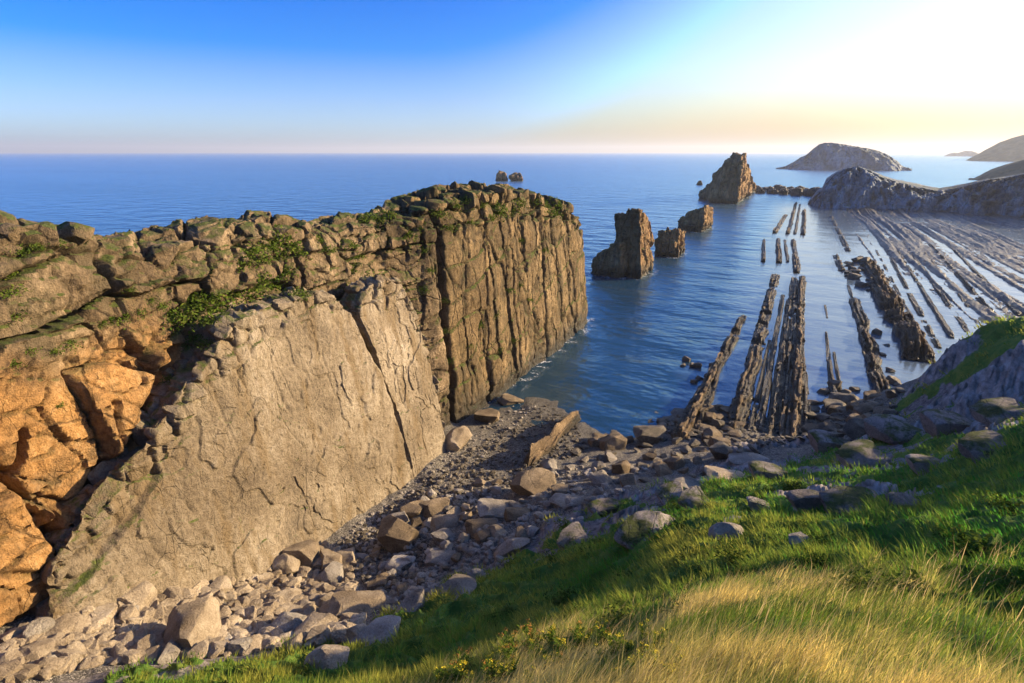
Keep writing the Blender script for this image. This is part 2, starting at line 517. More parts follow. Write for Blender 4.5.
def terrain(xy, full=True):
    """height, grass share, bare-rock share at points (N,2)"""
    xy = np.asarray(xy, float)
    t = tps_eval(xy)
    z, g = t[:, 0], np.clip(t[:, 1], -.2, 1.2)
    # beyond the wall of rock on the seaward side the bed drops away
    w = smooth(-36, -40, xy[:, 0])
    z = z * (1 - w) - 7 * w
    far = smooth(95, 130, xy[:, 1])
    z = np.where(z < 0, z, z * (1 - far * 0.0))
    p3 = np.c_[xy, np.zeros(len(xy))]
    rock = np.zeros(len(xy))
    for (x, y, r, s) in OUTW:
        d = np.hypot(xy[:, 0] - x, xy[:, 1] - y) / r
        rock = np.maximum(rock, s * (1 - smooth(.5, 1.15, d + 0.55 * vnoise(p3 * (1.3 / r) + 3, 91))))
    rock = np.clip(rock, 0, 1)
    # steep ground is bare too
    n1 = fbm(p3 / 6.0, 4, 3)
    n2 = fbm(p3 / 1.4, 3, 5)
    gm = smooth(0.36, 0.64, g + 0.85 * n2 * smooth(1.15, .6, np.abs(g - .5) * 2 + .2))
    gm = gm * (1 - rock)
    near = smooth(3, 12, np.hypot(xy[:, 0], xy[:, 1]))
    hum = np.abs(fbm(np.c_[xy[:, 0] / 1.5, xy[:, 1] / 1.1, p3[:, 2]], 3, 44))
    dz = near * (0.5 * n1 + gm * (1.25 * (0.3 - hum) + 0.2 * n2) + (1 - gm) * (1 - rock) * 0.2 * n2)
    if full:
        b, e = blocks(np.c_[xy[:, 0] * 1.0, xy[:, 1] * 0.7, z * 1.2], (1.6, 1.3, 0.9), 61, 0.42, 0.2, .07, .6)
        b2, _ = blocks(np.c_[xy[:, 0], xy[:, 1] * .6, z], (.6, .6, .4), 67, .12, .07, .07, .8)
        dz = dz + rock * near * (b + b2 + 0.35 + 0.3 * n2)
    return z + dz, gm, rock


def tz(x, y):
    return float(terrain(np.array([[x, y]]))[0][0])


az_mid = math.degrees(HEAD) + 90
az = np.r_[np.linspace(az_mid - 180, az_mid - 105, 40, endpoint=False), np.linspace(az_mid - 105, az_mid - 48, 260, endpoint=False), np.linspace(az_mid - 48, az_mid + 46, 820, endpoint=False), np.linspace(az_mid + 46, az_mid + 180, 60, endpoint=False)]
az = np.radians(az)
rad = np.geomspace(0.35, 170, 620)
TX = rad[:, None] * np.cos(az)[None]
TY = rad[:, None] * np.sin(az)[None]
txy = np.stack([TX, TY], -1).reshape(-1, 2)
tzv, tg, tr = terrain(txy)
tv = np.c_[txy, tzv]

# ground materials
m = NT('turf_ground')
v = m.coords()
turf = m.ramp(m.noise(v, 1.1, 8, .7), [(0.3, (0.045, 0.09, 0.015)), (0.48, (0.08, 0.16, 0.025)), (0.62, (0.16, 0.21, 0.035)), (0.75, (0.24, 0.22, 0.06))])
soil = m.ramp(m.noise(v, 2.5, 8, .7), [(0.38, (0.085, 0.075, 0.07)), (0.6, (0.27, 0.24, 0.225))])
rk = m.ramp(m.noise(m.coords((1.5, .5, 1.2)), 1.2, 9, .68), [(0.34, (0.09, 0.08, 0.075)), (0.5, (0.24, 0.215, 0.2)), (0.66, (0.4, 0.37, 0.35))])
edge = m.math('ADD', m.attr('grass'), m.math('MULTIPLY', m.math('SUBTRACT', m.noise(v, 4, 5), .5), .7))
c = m.mix(m.ramp(edge, [(.42, (0, 0, 0)), (.58, (1, 1, 1))]), soil, turf)
redge = m.math('ADD', m.attr('rock'), m.math('MULTIPLY', m.math('SUBTRACT', m.noise(v, 3, 5), .5), .8))
c = m.mix(m.ramp(redge, [(.4, (0, 0, 0)), (.55, (1, 1, 1))]), c, rk)
hh = m.noise(m.coords((2, .8, 1.5)), 3.0, 9, .72)
nrm = m.bump(hh, .9, .18)
M['turf'] = m.done(m.bsdf(c, .95, nrm, .15).outputs[0])
m = NT('beach_pebble_ground')
v = m.coords()
cell = m.voro(v, 11.0, 'F1', 'Color')
sep = m.n('ShaderNodeSeparateColor')
m.link(cell, sep.inputs[0])
c = m.ramp(sep.outputs[0], [(0, (0.09, 0.08, 0.068)), (.5, (0.22, 0.2, 0.17)), (1, (0.42, 0.38, 0.32))])
edge = m.voro(v, 11.0)
c = m.mix(m.ramp(edge, [(0, (1, 1, 1)), (.09, (0, 0, 0))]), c, (0.02, 0.018, 0.015))
z = m.math('ADD', m.posz(), m.math('MULTIPLY', m.noise(v, .5, 3), -.8))
wet = m.ramp(m.math('ADD', m.math('MULTIPLY', z, .4), .3, True), [(0, (1, 1, 1)), (.55, (0, 0, 0))])
c = m.mix(m.math('MULTIPLY', wet, .75), c, (0.02, 0.018, 0.014))
r_ = m.math('SUBTRACT', .9, m.math('MULTIPLY', wet, .5))
nrm = m.bump(m.math('MINIMUM', edge, .15), 1.0, .6)
M['beach'] = m.done(m.bsdf(c, r_, nrm, .3).outputs[0])

tf = grid_faces(len(rad), len(az), True)
pale = np.maximum(tg, tr)[tf].mean(1)
gq = tps_eval(txy)[:, 1]
inland = (gq[tf].mean(1) > 0.30) | (pale > 0.5)


def sub_mesh(name, mask, mat):
    f = tf[mask]
    used, inv = np.unique(f, return_inverse=True)
    return mesh_np(name, tv[used], inv.reshape(f.shape), mat, True, {'grass': tg[used], 'rock': tr[used]})


tag(obj('hillside', sub_mesh('hillside', inland, M['turf'])), 'grassy hillside with bare rock falling from the viewpoint to the shore', 'hillside', kind='structure')
tag(obj('beach', sub_mesh('beach', ~inland, M['beach'])), 'shingle beach and seabed between the rock wall and the hillside', 'beach', kind='structure')
TBVH = BVHTree.FromPolygons([Vector(p) for p in tv[::1].tolist()], tf.tolist())


def hit(px, py, tree=None):
    r = Vector(ray(px, py)).normalized()
    h = (tree or TBVH).ray_cast(Vector(CAM), r)
    return (np.array(h[0]), np.array(h[1]), h[3]) if h[0] is not None else None


# ------------------------------------------------------------------ the long rock wall
SIL = [(-160, 236), (-60, 238), (0, 235), (40, 233), (95, 241), (150, 253), (165, 249), (190, 246), (230, 238), (265, 231), (300, 230), (325, 238), (343, 234), (360, 226), (415, 221), (419, 209), (450, 197), (490, 190), (520, 193), (550, 200), (562, 205), (572, 215)]
sil = np.array([PXX(a, b, -34)[1:] for a, b in SIL])
sil = np.vstack([[-14, 26.3], sil, [102, 19]])


def wall_top(Y):
    return np.interp(Y, sil[:, 0], sil[:, 1])


def wall_front(Y):
    return np.interp(Y, [-14, 6, 13, 17, 21, 44, 49, 55, 100], [-30.4, -30.4, -30.6, -31.2, -32.2, -32.8, -31.0, -29.7, -29.9])


ys = np.r_[np.linspace(-14, 8, 60, endpoint=False), np.linspace(8, 95.5, 760)]
ring = [(wall_front(y), y) for y in ys]
for a in np.linspace(0, math.pi / 2, 70)[1:]:
    ring.append((-34.4 + 4.5 * math.cos(a) ** .6, 95.5 + 4.8 * math.sin(a) ** .7))
for a in np.linspace(0, math.pi / 2, 20)[1:]:
    ring.append((-38 - 6 * math.sin(a), 95.5 + 4.8 * math.cos(a)))
ring += [(-44, y) for y in np.linspace(95, -14, 130)]
ring += [(x, -14) for x in np.linspace(-43, -32, 10)]
ring = np.array(ring)
base = np.c_[ring, np.full(len(ring), -5.0)]


def wt(b):
    t = b.copy()
    front = smooth(-40, -33, b[:, 0])
    t[:, 2] = wall_top(b[:, 1]) - 1.3 * (1 - front) - 0.25
    t[:, 0] = b[:, 0] - (2.6 + 0.0 * b[:, 1]) * front + 1.5 * (1 - front)
    t[:, 1] = np.where(b[:, 1] > 90, b[:, 1] - 2.2 * smooth(90, 100, b[:, 1]), b[:, 1])
    return t, (lambda u: 0.75 * u + 0.25 * u ** 8)


def wmid(t):
    q = t.copy()
    q[:, 0] = -38.2
    q[:, 1] = np.clip(t[:, 1], -8, 93)
    q[:, 2] = t[:, 2] + .5
    return q


def zonemasks(P):
    Y, z = P[:, 1], P[:, 2]
    wob = 2.2 * fbm(P / 5, 3, 15)
    prom = smooth(46.5, 49.5, Y + 0.5 * wob)
    # orange: below a line that drops from the left towards the dark cleft
    zb = np.interp(Y, [5, 12, 14.5, 17, 19.5, 22, 26], [19, 18.8, 17.8, 18.6, 19.6, 18.0, 15])
    orange = smooth(2.2, -1.2, z - zb - 1.0 - .8 * wob) * smooth(30, 24, Y)
    thick = np.interp(Y, [0, 24, 30, 44, 48], [1.5, 1.8, 3.4, 3.4, 4.4])
    crown = smooth(thick, thick * .5, wall_top(Y) - z + .3 * wob)
    return prom, orange, crown


WCR = {}


def wdisp(P, N):
    prom, orange, crown = zonemasks(P)
    d = 0.5 * fbm(P / 8, 3, 21) + .12 * fbm(P / .9, 4, 22)
    # left and middle: big cubic joints, promontory: tall columns, crown: chunky blocks
    bl, e_bl = blocks(P + np.c_[0 * P[:, 0], .06 * P[:, 2], -.07 * P[:, 1]], (8, 6.6, 3.5), 101, .6, .9, .022, .9)
    gate = smooth(.0, .2, fbm(P / 6, 2, 119))
    bs, es = blocks(P, (2.4, 2.8, 1.6), 131, .28, .35, .04)
    gate = .35 + .65 * gate
    bs = bs * gate
    bo, e_bo = blocks(P * np.array([1, 1, .8]) + np.c_[0 * P[:, 0], .35 * P[:, 2], 0 * P[:, 0]], (6, 5.2, 5.2), 151, .7, .7, .025, .7)
    bo2, eo2 = blocks(P + np.c_[0 * P[:, 0], .5 * P[:, 2], 0 * P[:, 0]], (2.4, 2.8, 1.7), 171, .14, .34, .035)
    pv, e_pv = blocks(P + np.c_[0 * P[:, 0], .12 * P[:, 2], 0 * P[:, 0]], (3.6, 3.6, 19), 201, .2, .38, .028, .8)
    pv2, e_pv2 = blocks(P, (2.2, 1.7, 8.0), 221, .06, .16, .045)
    g3 = .3 + .9 * smooth(-.25, .25, fbm(P / np.array([8, 7, 9]), 3, 229))
    pv = pv * g3
    pv2 = pv2 * gate
    ph, e_ph = blocks(P + np.c_[0 * P[:, 0], 0 * P[:, 0], -.35 * P[:, 1]], (30, 9, 4.2), 241, .08, .22, .03)
    cr, e_cr = blocks(P, (2.4, 2.8, 1.6), 261, .45, .75, .05)
    jn = lambda e, w: np.exp(-(e / w) ** 2)
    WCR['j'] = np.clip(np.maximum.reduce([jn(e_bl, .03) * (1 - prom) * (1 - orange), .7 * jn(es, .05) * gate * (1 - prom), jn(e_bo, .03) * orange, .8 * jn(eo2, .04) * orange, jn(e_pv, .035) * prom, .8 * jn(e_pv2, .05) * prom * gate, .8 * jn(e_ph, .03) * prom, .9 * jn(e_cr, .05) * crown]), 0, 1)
    fa, _ = blocks(P, (1.5, 1.7, 1.0), 301, .09, .03, .05, 1.8)
    fb, _ = blocks(P, (.7, .8, .5), 311, .03, .01, .05, 1.8)
    d = d + (fa + fb) * (1 - .5 * orange) * (1 - .6 * prom)
    gen = bl + bs
    o = 1.0 * bo + bo2
    pr = (pv + pv2) * (.35 + .65 * smooth(.5, 5, P[:, 2])) + ph + .5 * (1 - smooth(.5, 4.5, P[:, 2])) * fbm(P / 2, 3, 247)
    low = gen * (1 - orange) + o * orange
    d = d + (low * (1 - prom) + pr * prom) * (1 - .55 * crown) + cr * crown * (0.7 + .3 * prom)
    # main joints of the promontory face
    for y0, k, dep, w in ((50.2, 0.02, 1.4, .3), (82.5, -.14, 1.1, .4), (76, -.05, .8, .3), (58.5, .03, .9, .25), (66, 0.0, .7, .25), (88.5, -.12, .9, .35)):
        q = P[:, 1] - y0 - k * (P[:, 2] - 12) - .5 * vnoise(P / 3.0, 300 + int(y0))
        d = d - dep * np.exp(-(q / w) ** 2) * smooth(-40, -34, P[:, 0])
    # undercut notch at the water line
    d = d - .35 * np.exp(-((P[:, 2] - .6) / 1.1) ** 2) * smooth(52, 60, P[:, 1])
    # dark open cleft beside the pale slab and a smaller one in the orange rock
    for pts, dep, w in (([(0, 19.3), (9, 18.2), (11.2, 15), (12.0, 12.5), (12.2, 10), (12.0, 7), (12, 3)], 1.8, .3), ([(11.5, 3), (12.3, 8), (14.6, 12), (17.7, 15), (20.8, 18)], 1.5, .4), ([(11.7, 8), (11.8, 11), (11.2, 14), (12.2, 17)], .8, .18), ([(16.2, 14), (16.4, 17)], .5, .12)):
        yy = np.array(pts)
        best = np.full(len(P), 99.)
        jy = P[:, 1] + .35 * vnoise(P / 1.2, 401)
        jz = P[:, 2] + .35 * vnoise(P / 1.2, 402)
        for (a, b) in zip(yy[:-1], yy[1:]):
            ab = b - a
            t = np.clip(((jy - a[0]) * ab[0] + (jz - a[1]) * ab[1]) / (ab @ ab), 0, 1)
            best = np.minimum(best, np.hypot(jy - a[0] - t * ab[0], jz - a[1] - t * ab[1]))
        d = d - dep * np.exp(-(best / w) ** 2) * smooth(-40, -34, P[:, 0])
    # rounded bulges of the orange rock
    d = d + orange * (.22 * fbm(P / 3.2, 3, 181) + .1 * fbm(P / .7, 3, 183) + .25)
    return d


wv, wf = loft(base, wt, 215, 34, wmid, wdisp, lift=.5)
# the wall is one ridge but two rock bodies: jointed cliff and the blocky promontory beyond the deep joint
fy = wv[wf][:, :, 1].mean(1)
fz = wv[wf][:, :, 2].mean(1)
isprom = fy > 50.2 + .02 * (fz - 12)
prom, orange, crown = zonemasks(wv)


def wpiece(name, mask, mat, origin):
    f = wf[mask]
    u, inv = np.unique(f, return_inverse=True)
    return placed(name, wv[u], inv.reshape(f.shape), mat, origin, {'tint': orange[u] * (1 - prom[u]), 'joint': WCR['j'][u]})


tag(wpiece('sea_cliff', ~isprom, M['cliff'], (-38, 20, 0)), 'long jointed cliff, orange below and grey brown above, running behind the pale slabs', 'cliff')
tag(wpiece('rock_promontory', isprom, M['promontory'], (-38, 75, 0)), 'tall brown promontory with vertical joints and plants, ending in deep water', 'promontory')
WBVH = BVHTree.FromPolygons([Vector(p) for p in wv.tolist()], wf.tolist())

# ------------------------------------------------------------------ pale slabs leaning on the wall
LEAN = 0.13
SN = (1.0, 0.0, LEAN)
SD = -28.4


def slab(name, outline, thick, seed, off=0.0, step=None, label=''):
    pts = np.array([PPL(a, b, SN, SD + off) for a, b in outline])
    pts = resample(pts, 900)
    n = np.array(SN) / np.linalg.norm(SN)
    # jitter the outline a little so that it breaks along small joints
    c = pts.mean(0)
    j = .22 * fbm(pts / 1.3, 4, seed)
    dirn = pts - c
    dirn /= np.linalg.norm(dirn, axis=1, keepdims=True)
    pts = pts + dirn * j[:, None]
    area = np.sum(pts[:, 1] * np.roll(pts[:, 2], -1) - np.roll(pts[:, 1], -1) * pts[:, 2])
    if area < 0:
        pts = pts[::-1]
    back = pts - n * thick
    rows = [back + (pts - back) * t for t in np.linspace(0, .82, 16)]
    rows += [back + (pts - back) * (.82 + .18 * math.sin(a)) + (c - pts) * (.012 * (1 - math.cos(a))) for a in np.linspace(0, math.pi / 2, 6)[1:]]
    start = rows[-1]
    for k in np.linspace(0, 1, 150)[1:]:
        rows.append(start + (c - start) * k ** .9)
    G = np.array(rows)
    N = np.broadcast_to(n, G.shape).copy()
    N[:18] = grid_normals(G, True)[:18]
    P = G.reshape(-1, 3)
    d = .32 * fbm(P / 6, 3, seed + 5) + .07 * fbm(P / .9, 4, seed + 6)
    fl = fbm(P / np.array([4, 4.2, 5.5]), 4, seed + 31)
    d += .13 * smooth(-.012, .012, fl - .08) + .1 * smooth(-.012, .012, fl + .16) + .06 * smooth(-.01, .01, fbm(P / 2.6, 3, seed + 35) - .25)
    d -= .06 * smooth(.35, .5, fbm(P / .45, 3, seed + 37))
    # shallow grooves that run down the bedding plane and pits
    gy = P[:, 1] + .18 * P[:, 2] + .8 * fbm(P / 4, 3, seed + 8)
    d += -.1 * np.exp(-((np.mod(gy, 2.3) - 1.1) / .12) ** 2) * smooth(-.1, .4, fbm(P / 5, 2, seed + 9))
    f1, f2, _ = worley(P / np.array([2, 2.6, 6.5]) , seed + 12)
    d += -.05 * np.exp(-((f2 - f1) / .02) ** 2) * smooth(.0, .3, fbm(P / 7, 2, seed + 14))
    top = smooth(-3.2, -.5, P[:, 2] - np.interp(P[:, 1], *SLTOP))
    bb, _ = blocks(P, (1.2, 1.3, 1.0), seed + 20, .28, .25, .1)
    d += bb * top * .8
    if step is not None:
        pl = np.array([PPL(a, b, SN, SD + off)[1:] for a, b in step])
        ins = np.zeros(len(P), bool)
        for i in range(len(pl)):
            a, b = pl[i], pl[(i + 1) % len(pl)]
            cond = (a[1] > P[:, 2]) != (b[1] > P[:, 2])
            xx = (b[0] - a[0]) * (P[:, 2] - a[1]) / (b[1] - a[1] + 1e-12) + a[0]
            ins ^= cond & (P[:, 1] < xx)
        bd = np.full(len(P), 99.)
        for a, b in zip(pl[:-2], pl[1:-1]):
            ab = b - a
            t = np.clip(((P[:, 1] - a[0]) * ab[0] + (P[:, 2] - a[1]) * ab[1]) / (ab @ ab), 0, 1)
            bd = np.minimum(bd, np.hypot(P[:, 1] - a[0] - t * ab[0], P[:, 2] - a[1] - t * ab[1]))
        d -= .42 * smooth(-.16, .16, np.where(ins, bd, -bd))
    V = P + N.reshape(-1, 3) * d[:, None]
    o = placed(name, V, grid_faces(len(rows), len(pts), True), M['slab'], (pts[:, 0].mean(), pts[:, 1].mean(), pts[:, 2].min()))
    tag(o, label, 'rock slab')
    return V, grid_faces(len(rows), len(pts), True)


O1 = [(48, 640), (52, 600), (56, 562), (84, 518), (118, 478), (150, 442), (178, 398), (212, 352), (226, 322), (262, 306), (292, 300), (318, 289), (338, 300), (352, 312), (362, 336), (377, 372), (393, 406), (413, 474), (420, 500), (330, 552), (200, 605), (110, 640)]
O2 = [(366, 288), (382, 279), (400, 281), (411, 306), (425, 344), (438, 396), (446, 448), (448, 468), (416, 492), (412, 472), (396, 407), (383, 372), (370, 338), (358, 312)]
st = np.array([PPL(a, b, SN, SD)[1:] for a, b in ((56, 562), (150, 442), (212, 352), (262, 306), (318, 289), (366, 286), (400, 281), (425, 344), (446, 448))])
SLTOP = (st[:, 0], st[:, 1])
s1v, s1f = slab('rock_slab', O1, 2.6, 501, 0, [(150, 430), (163, 475), (142, 508), (90, 575), (20, 640), (0, 500)], 'broad pale bedding slab leaning on the orange cliff with rubble at its foot')
s2v, s2f = slab('rock_slab', O2, 2.2, 541, .1, None, 'narrow pale slab between the broad slab and the brown promontory')
S1BVH = BVHTree.FromPolygons([Vector(p) for p in s1v.tolist()], s1f.tolist())


# ------------------------------------------------------------------ sea stacks
def soften(r, k=3):
    for _ in range(k):
        r = (np.roll(r, 1, 0) + 2 * r + np.roll(r, -1, 0)) / 4
    return r


FOAM = []


def stack_part(plan, topz, shrink, seed, scale=1.0, nlev=70, ns=300, lean=(0, 0), lift=1.0, bed=.5):
    """plan: list of (x,y); topz(xy)->z; shrink: share of the plan lost at the top"""
    r = soften(resample(np.array(plan, float), ns), 4)
    c = r.mean(0)
    FOAM.append((r, scale))
    b = np.c_[r, np.full(ns, -3.0)]

    def tf_(bb):
        t = bb.copy()
        t[:, :2] = c + (bb[:, :2] - c) * (1 - shrink) + np.array(lean)
        t[:, 2] = topz(t[:, :2])
        return t, (lambda u: .8 * u + .2 * u ** 5)

    def mid(t):
        q = np.repeat(t.mean(0)[None], len(t), 0)
        ax = np.array(plan[-1]) - np.array(plan[0])
        ax = np.array([0, 1.0])
        q[:, 1] += (t[:, 1] - t[:, 1].mean()) * .75
        q[:, 2] = topz(q[:, :2])
        return q

    def dp(P, N):
        s = scale
        a, _ = blocks(P, (2.4 * s, 2.4 * s, 9 * s), seed, .35 * s, .5 * s, .07)
        k, _ = blocks(P, (1.2 * s, 1.3 * s, 1.6 * s), seed + 20, .2 * s, .2 * s, .1)
        h, _ = blocks(P, (20 * s, 20 * s, 1.8 * s), seed + 40, .2 * s * bed, .2 * s * bed, .08)
        d = .8 * s * fbm(P / (5 * s), 4, seed + 50) + .25 * s * fbm(P / (1.2 * s), 3, seed + 53) + a + k + h
        d -= .5 * s * np.exp(-((P[:, 2] - .5) / .9) ** 2)
        return d
    return loft(b, tf_, nlev, 26, mid, dp, lift)


def join(parts):
    vs, fs, n = [], [], 0
    for v, f in parts:
        vs.append(v)
        fs.append(f + n)
        n += len(v)
    return np.vstack(vs), np.vstack(fs)


def xy(px, py, z=0):
    return PZ(px, py, z)[:2]


def lin(pts):
    """plane through (x,y,z) points, least squares"""
    p = np.array(pts, float)
    A = np.c_[p[:, :2], np.ones(len(p))]
    k = np.linalg.lstsq(A, p[:, 2], rcond=None)[0]
    return lambda q: q @ k[:2] + k[2]


STK = []
# stack beside the promontory: tower and a lower shoulder on its seaward left
a0, a1 = xy(612, 275), xy(642, 280)
a2 = xy(656, 270)
a3 = a0 + (a2 - a1)
tower = stack_part([a0, a1, a2, a3], lin([(*a0, 15.6), (*a1, 18.1), (*a2, 13.6), (*a3, 11.5)]), .22, 601, .9, lean=(-1.5, .8), lift=.5)
b0, b1 = xy(587, 274), xy(620, 279)
b2 = b1 + np.array([2.5, 9.0])
b3 = b0 + np.array([1.0, 10.0])
should = stack_part([b0, b1, b2, b3], lin([(*b0, 2.8), (*b1, 10.0), (*b2, 8.5), (*b3, 2.5)]), .2, 611, .8)
v, f = join([tower, should])
tag(placed('sea_stack', v, f, M['stack'], (*((a0 + a2) / 2), 0)), 'upright square topped sea stack with a low shoulder, standing off the promontory end', 'sea stack')
# small one behind it
a0, a1, a2 = xy(652, 257), xy(679, 258), xy(687, 251)
v, f = stack_part([a0, a1, a2, a0 + (a2 - a1)], lin([(*a0, 7.2), (*a1, 9.0), (*a2, 6.0)]), .2, 621, .9, lift=.5)
tag(placed('sea_stack', v, f, M['stack'], (*a0, 0)), 'small squat sea stack tucked behind the square topped tower', 'sea stack')
# wedge
a0, a1, a2 = xy(675, 231), xy(704, 233), xy(714, 227)
v, f = stack_part([a0, a1, a2, a0 + (a2 - a1)], lin([(*a0, 4.8), (*a1, 11.2), (*a2, 8.0)]), .2, 631, 1.1, lift=.5)
tag(placed('sea_stack', v, f, M['stack'], (*a0, 0)), 'low wedge shaped sea stack rising to its right end', 'sea stack')
# the great fin
a0, a1, a2 = xy(707, 203), xy(738, 204.5), xy(757, 190.5)
a3 = a0 + (a2 - a1) * .8


def fin_top(q):
    t = np.clip((q[:, 0] - a0[0]) / (a1[0] - a0[0]), 0, 1.4)
    u = np.clip((q[:, 1] - a1[1]) / (a2[1] - a1[1]), 0, 1)
    h = np.interp(t, [0, .25, .5, .72, .85, 1, 1.4], [14, 20.5, 26.5, 30.4, 29.6, 27.0, 24.0])
    return h * (1 - .9 * smooth(.05, 1, u)) + 1.0 * (1 - u) * np.sin(q[:, 0] * 1.1 + 1)


fin = stack_part([a0, a1, a2, a3], fin_top, .1, 641, 2.4, nlev=90, ns=420, lift=.6, bed=.3)
b0, b1 = xy(697, 199), xy(716, 203)
low = stack_part([b0, b1, b1 + np.array([3, 22]), b0 + np.array([2, 26])], lin([(*b0, 3.0), (*b1, 12.5), (b0[0], b0[1] + 20, 4.5)]), .2, 651, 1.8)
v, f = join([fin, low])
tag(placed('sea_stack', v, f, M['stack'], (*((a0 + a1) / 2), 0)), 'great pointed fin of a sea stack, tallest and farthest out', 'sea stack')
for (x0, x1, py, hh, lab) in ((696, 704, 185, 3.5, 'little rock awash beside the left foot of the tallest stack'), (493, 509, 181, 10.5, 'larger of two rocks far out behind the promontory crest'), (509, 524, 181, 9.0, 'smaller right hand rock of the pair far out at sea')):
    p0, p1 = xy(x0, py), xy(x1, py)
    dv = (p1 - p0)
    nn = np.array([-dv[1], dv[0]]) * .6
    v, f = stack_part([p0, p1, p1 + nn, p0 + nn], lin([(*p0, hh * .85), (*p1, hh), (*(p0 + nn), hh * .6)]), .5, 660 + x0, 1.2 if py > 182 else 3.4, nlev=30, ns=120)
    tag(placed('sea_rock', v, f, M['stack'], (*((p0 + p1) / 2), 0)), lab, 'sea rock')

# ------------------------------------------------------------------ upright strata in the water


def ridge(p0, p1, w, h0, h1, seed, gaps=0.3, sharp=.5, mat='ridge', zb=-2.5, cs=1.0, pinch=None):
    """long knobbly fin of rock from world point p0 (near) to p1 (far)"""
    p0, p1 = np.array(p0), np.array(p1)
    L = np.linalg.norm(p1 - p0)
    n = int(np.clip(L / .16 / cs, 60, 520))
    t = np.linspace(0, 1, n)
    dirv = (p1 - p0) / L
    nv = np.array([dirv[1], -dirv[0]])
    one = np.c_[t * L / 3.0, np.full(n, seed * 3.7), np.zeros(n)]
    wob = .17 * w * fbm(one / 3, 3, seed)
    gaps = max(gaps, .28)
    hh = h0 + (h1 - h0) * t
    hh = hh * (1 + .3 * fbm(one, 3, seed + 1)) - gaps * hh * smooth(.1, .45, fbm(one * .6 / cs, 3, seed + 2)) * 2.6
    hh = hh * np.minimum(1, smooth(0, .02, t) + .5) * (1 - smooth(.94, 1, t) * .6)
    ww = w * (1 + .4 * fbm(one * .6, 3, seed + 3))
    if pinch:
        ww = ww * (1 - pinch * t)
    lr = np.random.default_rng(seed)
    nl = max(2, int(round(w / .36)))
    cuts = np.sort(np.r_[-.5, .5, (np.arange(1, nl) / nl - .5) + lr.normal(0, .16 / nl, nl - 1)])
    cols = [(-.56, -1, 0.0)]
    for j in range(nl):
        x0, x1 = cuts[j], cuts[j + 1]
        env = 1 - .55 * abs((x0 + x1)) ** 1.5
        lam = hh * env * np.clip(.72 + .45 * fbm(np.c_[t * L / (8.0 * cs), np.full(n, seed + j * 5.3), np.zeros(n)], 3, seed + 60) + .2 * lr.normal(), .25, 1.12)
        e = (x1 - x0) * .06
        if j == 0:
            cols += [(x0 + 0 * e, lam * 0 - .3, 1), (x0 + e, lam * .5, 1)]
        cols += [(x0 + 2 * e, lam * .96, 1), (x0 * .7 + x1 * .3, lam, 1), (x0 * .3 + x1 * .7, lam * 1.0, 1), (x1 - 2 * e, lam * .95, 1)]
        if j == nl - 1:
            cols += [(x1 - e, lam * .5, 1), (x1, lam * 0 - .3, 1)]
    cols.append((.56, -1, 0.0))
    nc = len(cols)
    G = np.empty((n, nc, 3))
    for k, (sx, zz, tp_) in enumerate(cols):
        G[:, k, 0] = p0[0] + dirv[0] * t * L + nv[0] * (sx * ww + wob)
        G[:, k, 1] = p0[1] + dirv[1] * t * L + nv[1] * (sx * ww + wob)
        G[:, k, 2] = zb if tp_ == 0 else zz
    N = -grid_normals(G)
    N = np.where(np.isfinite(N), N, 0)
    P = G.reshape(-1, 3)
    s = min(1.0, w / 1.4)
    a, _ = blocks(P, (.9 * s, 5.5 * s * cs, 1.1 * s), seed + 5, .06 * s, .12 * s, .04)
    b, _ = blocks(P, (.4 * s, 1.6 * s * cs, .5 * s), seed + 9, .05 * s, .08 * s, .08)
    V = P - N.reshape(-1, 3) * 0 + np.where(N.reshape(-1, 3)[:, 2:3] < -.2, -1, 1) * N.reshape(-1, 3) * (a + b)[:, None]
    return V, grid_faces(n, nc)[:, ::-1]


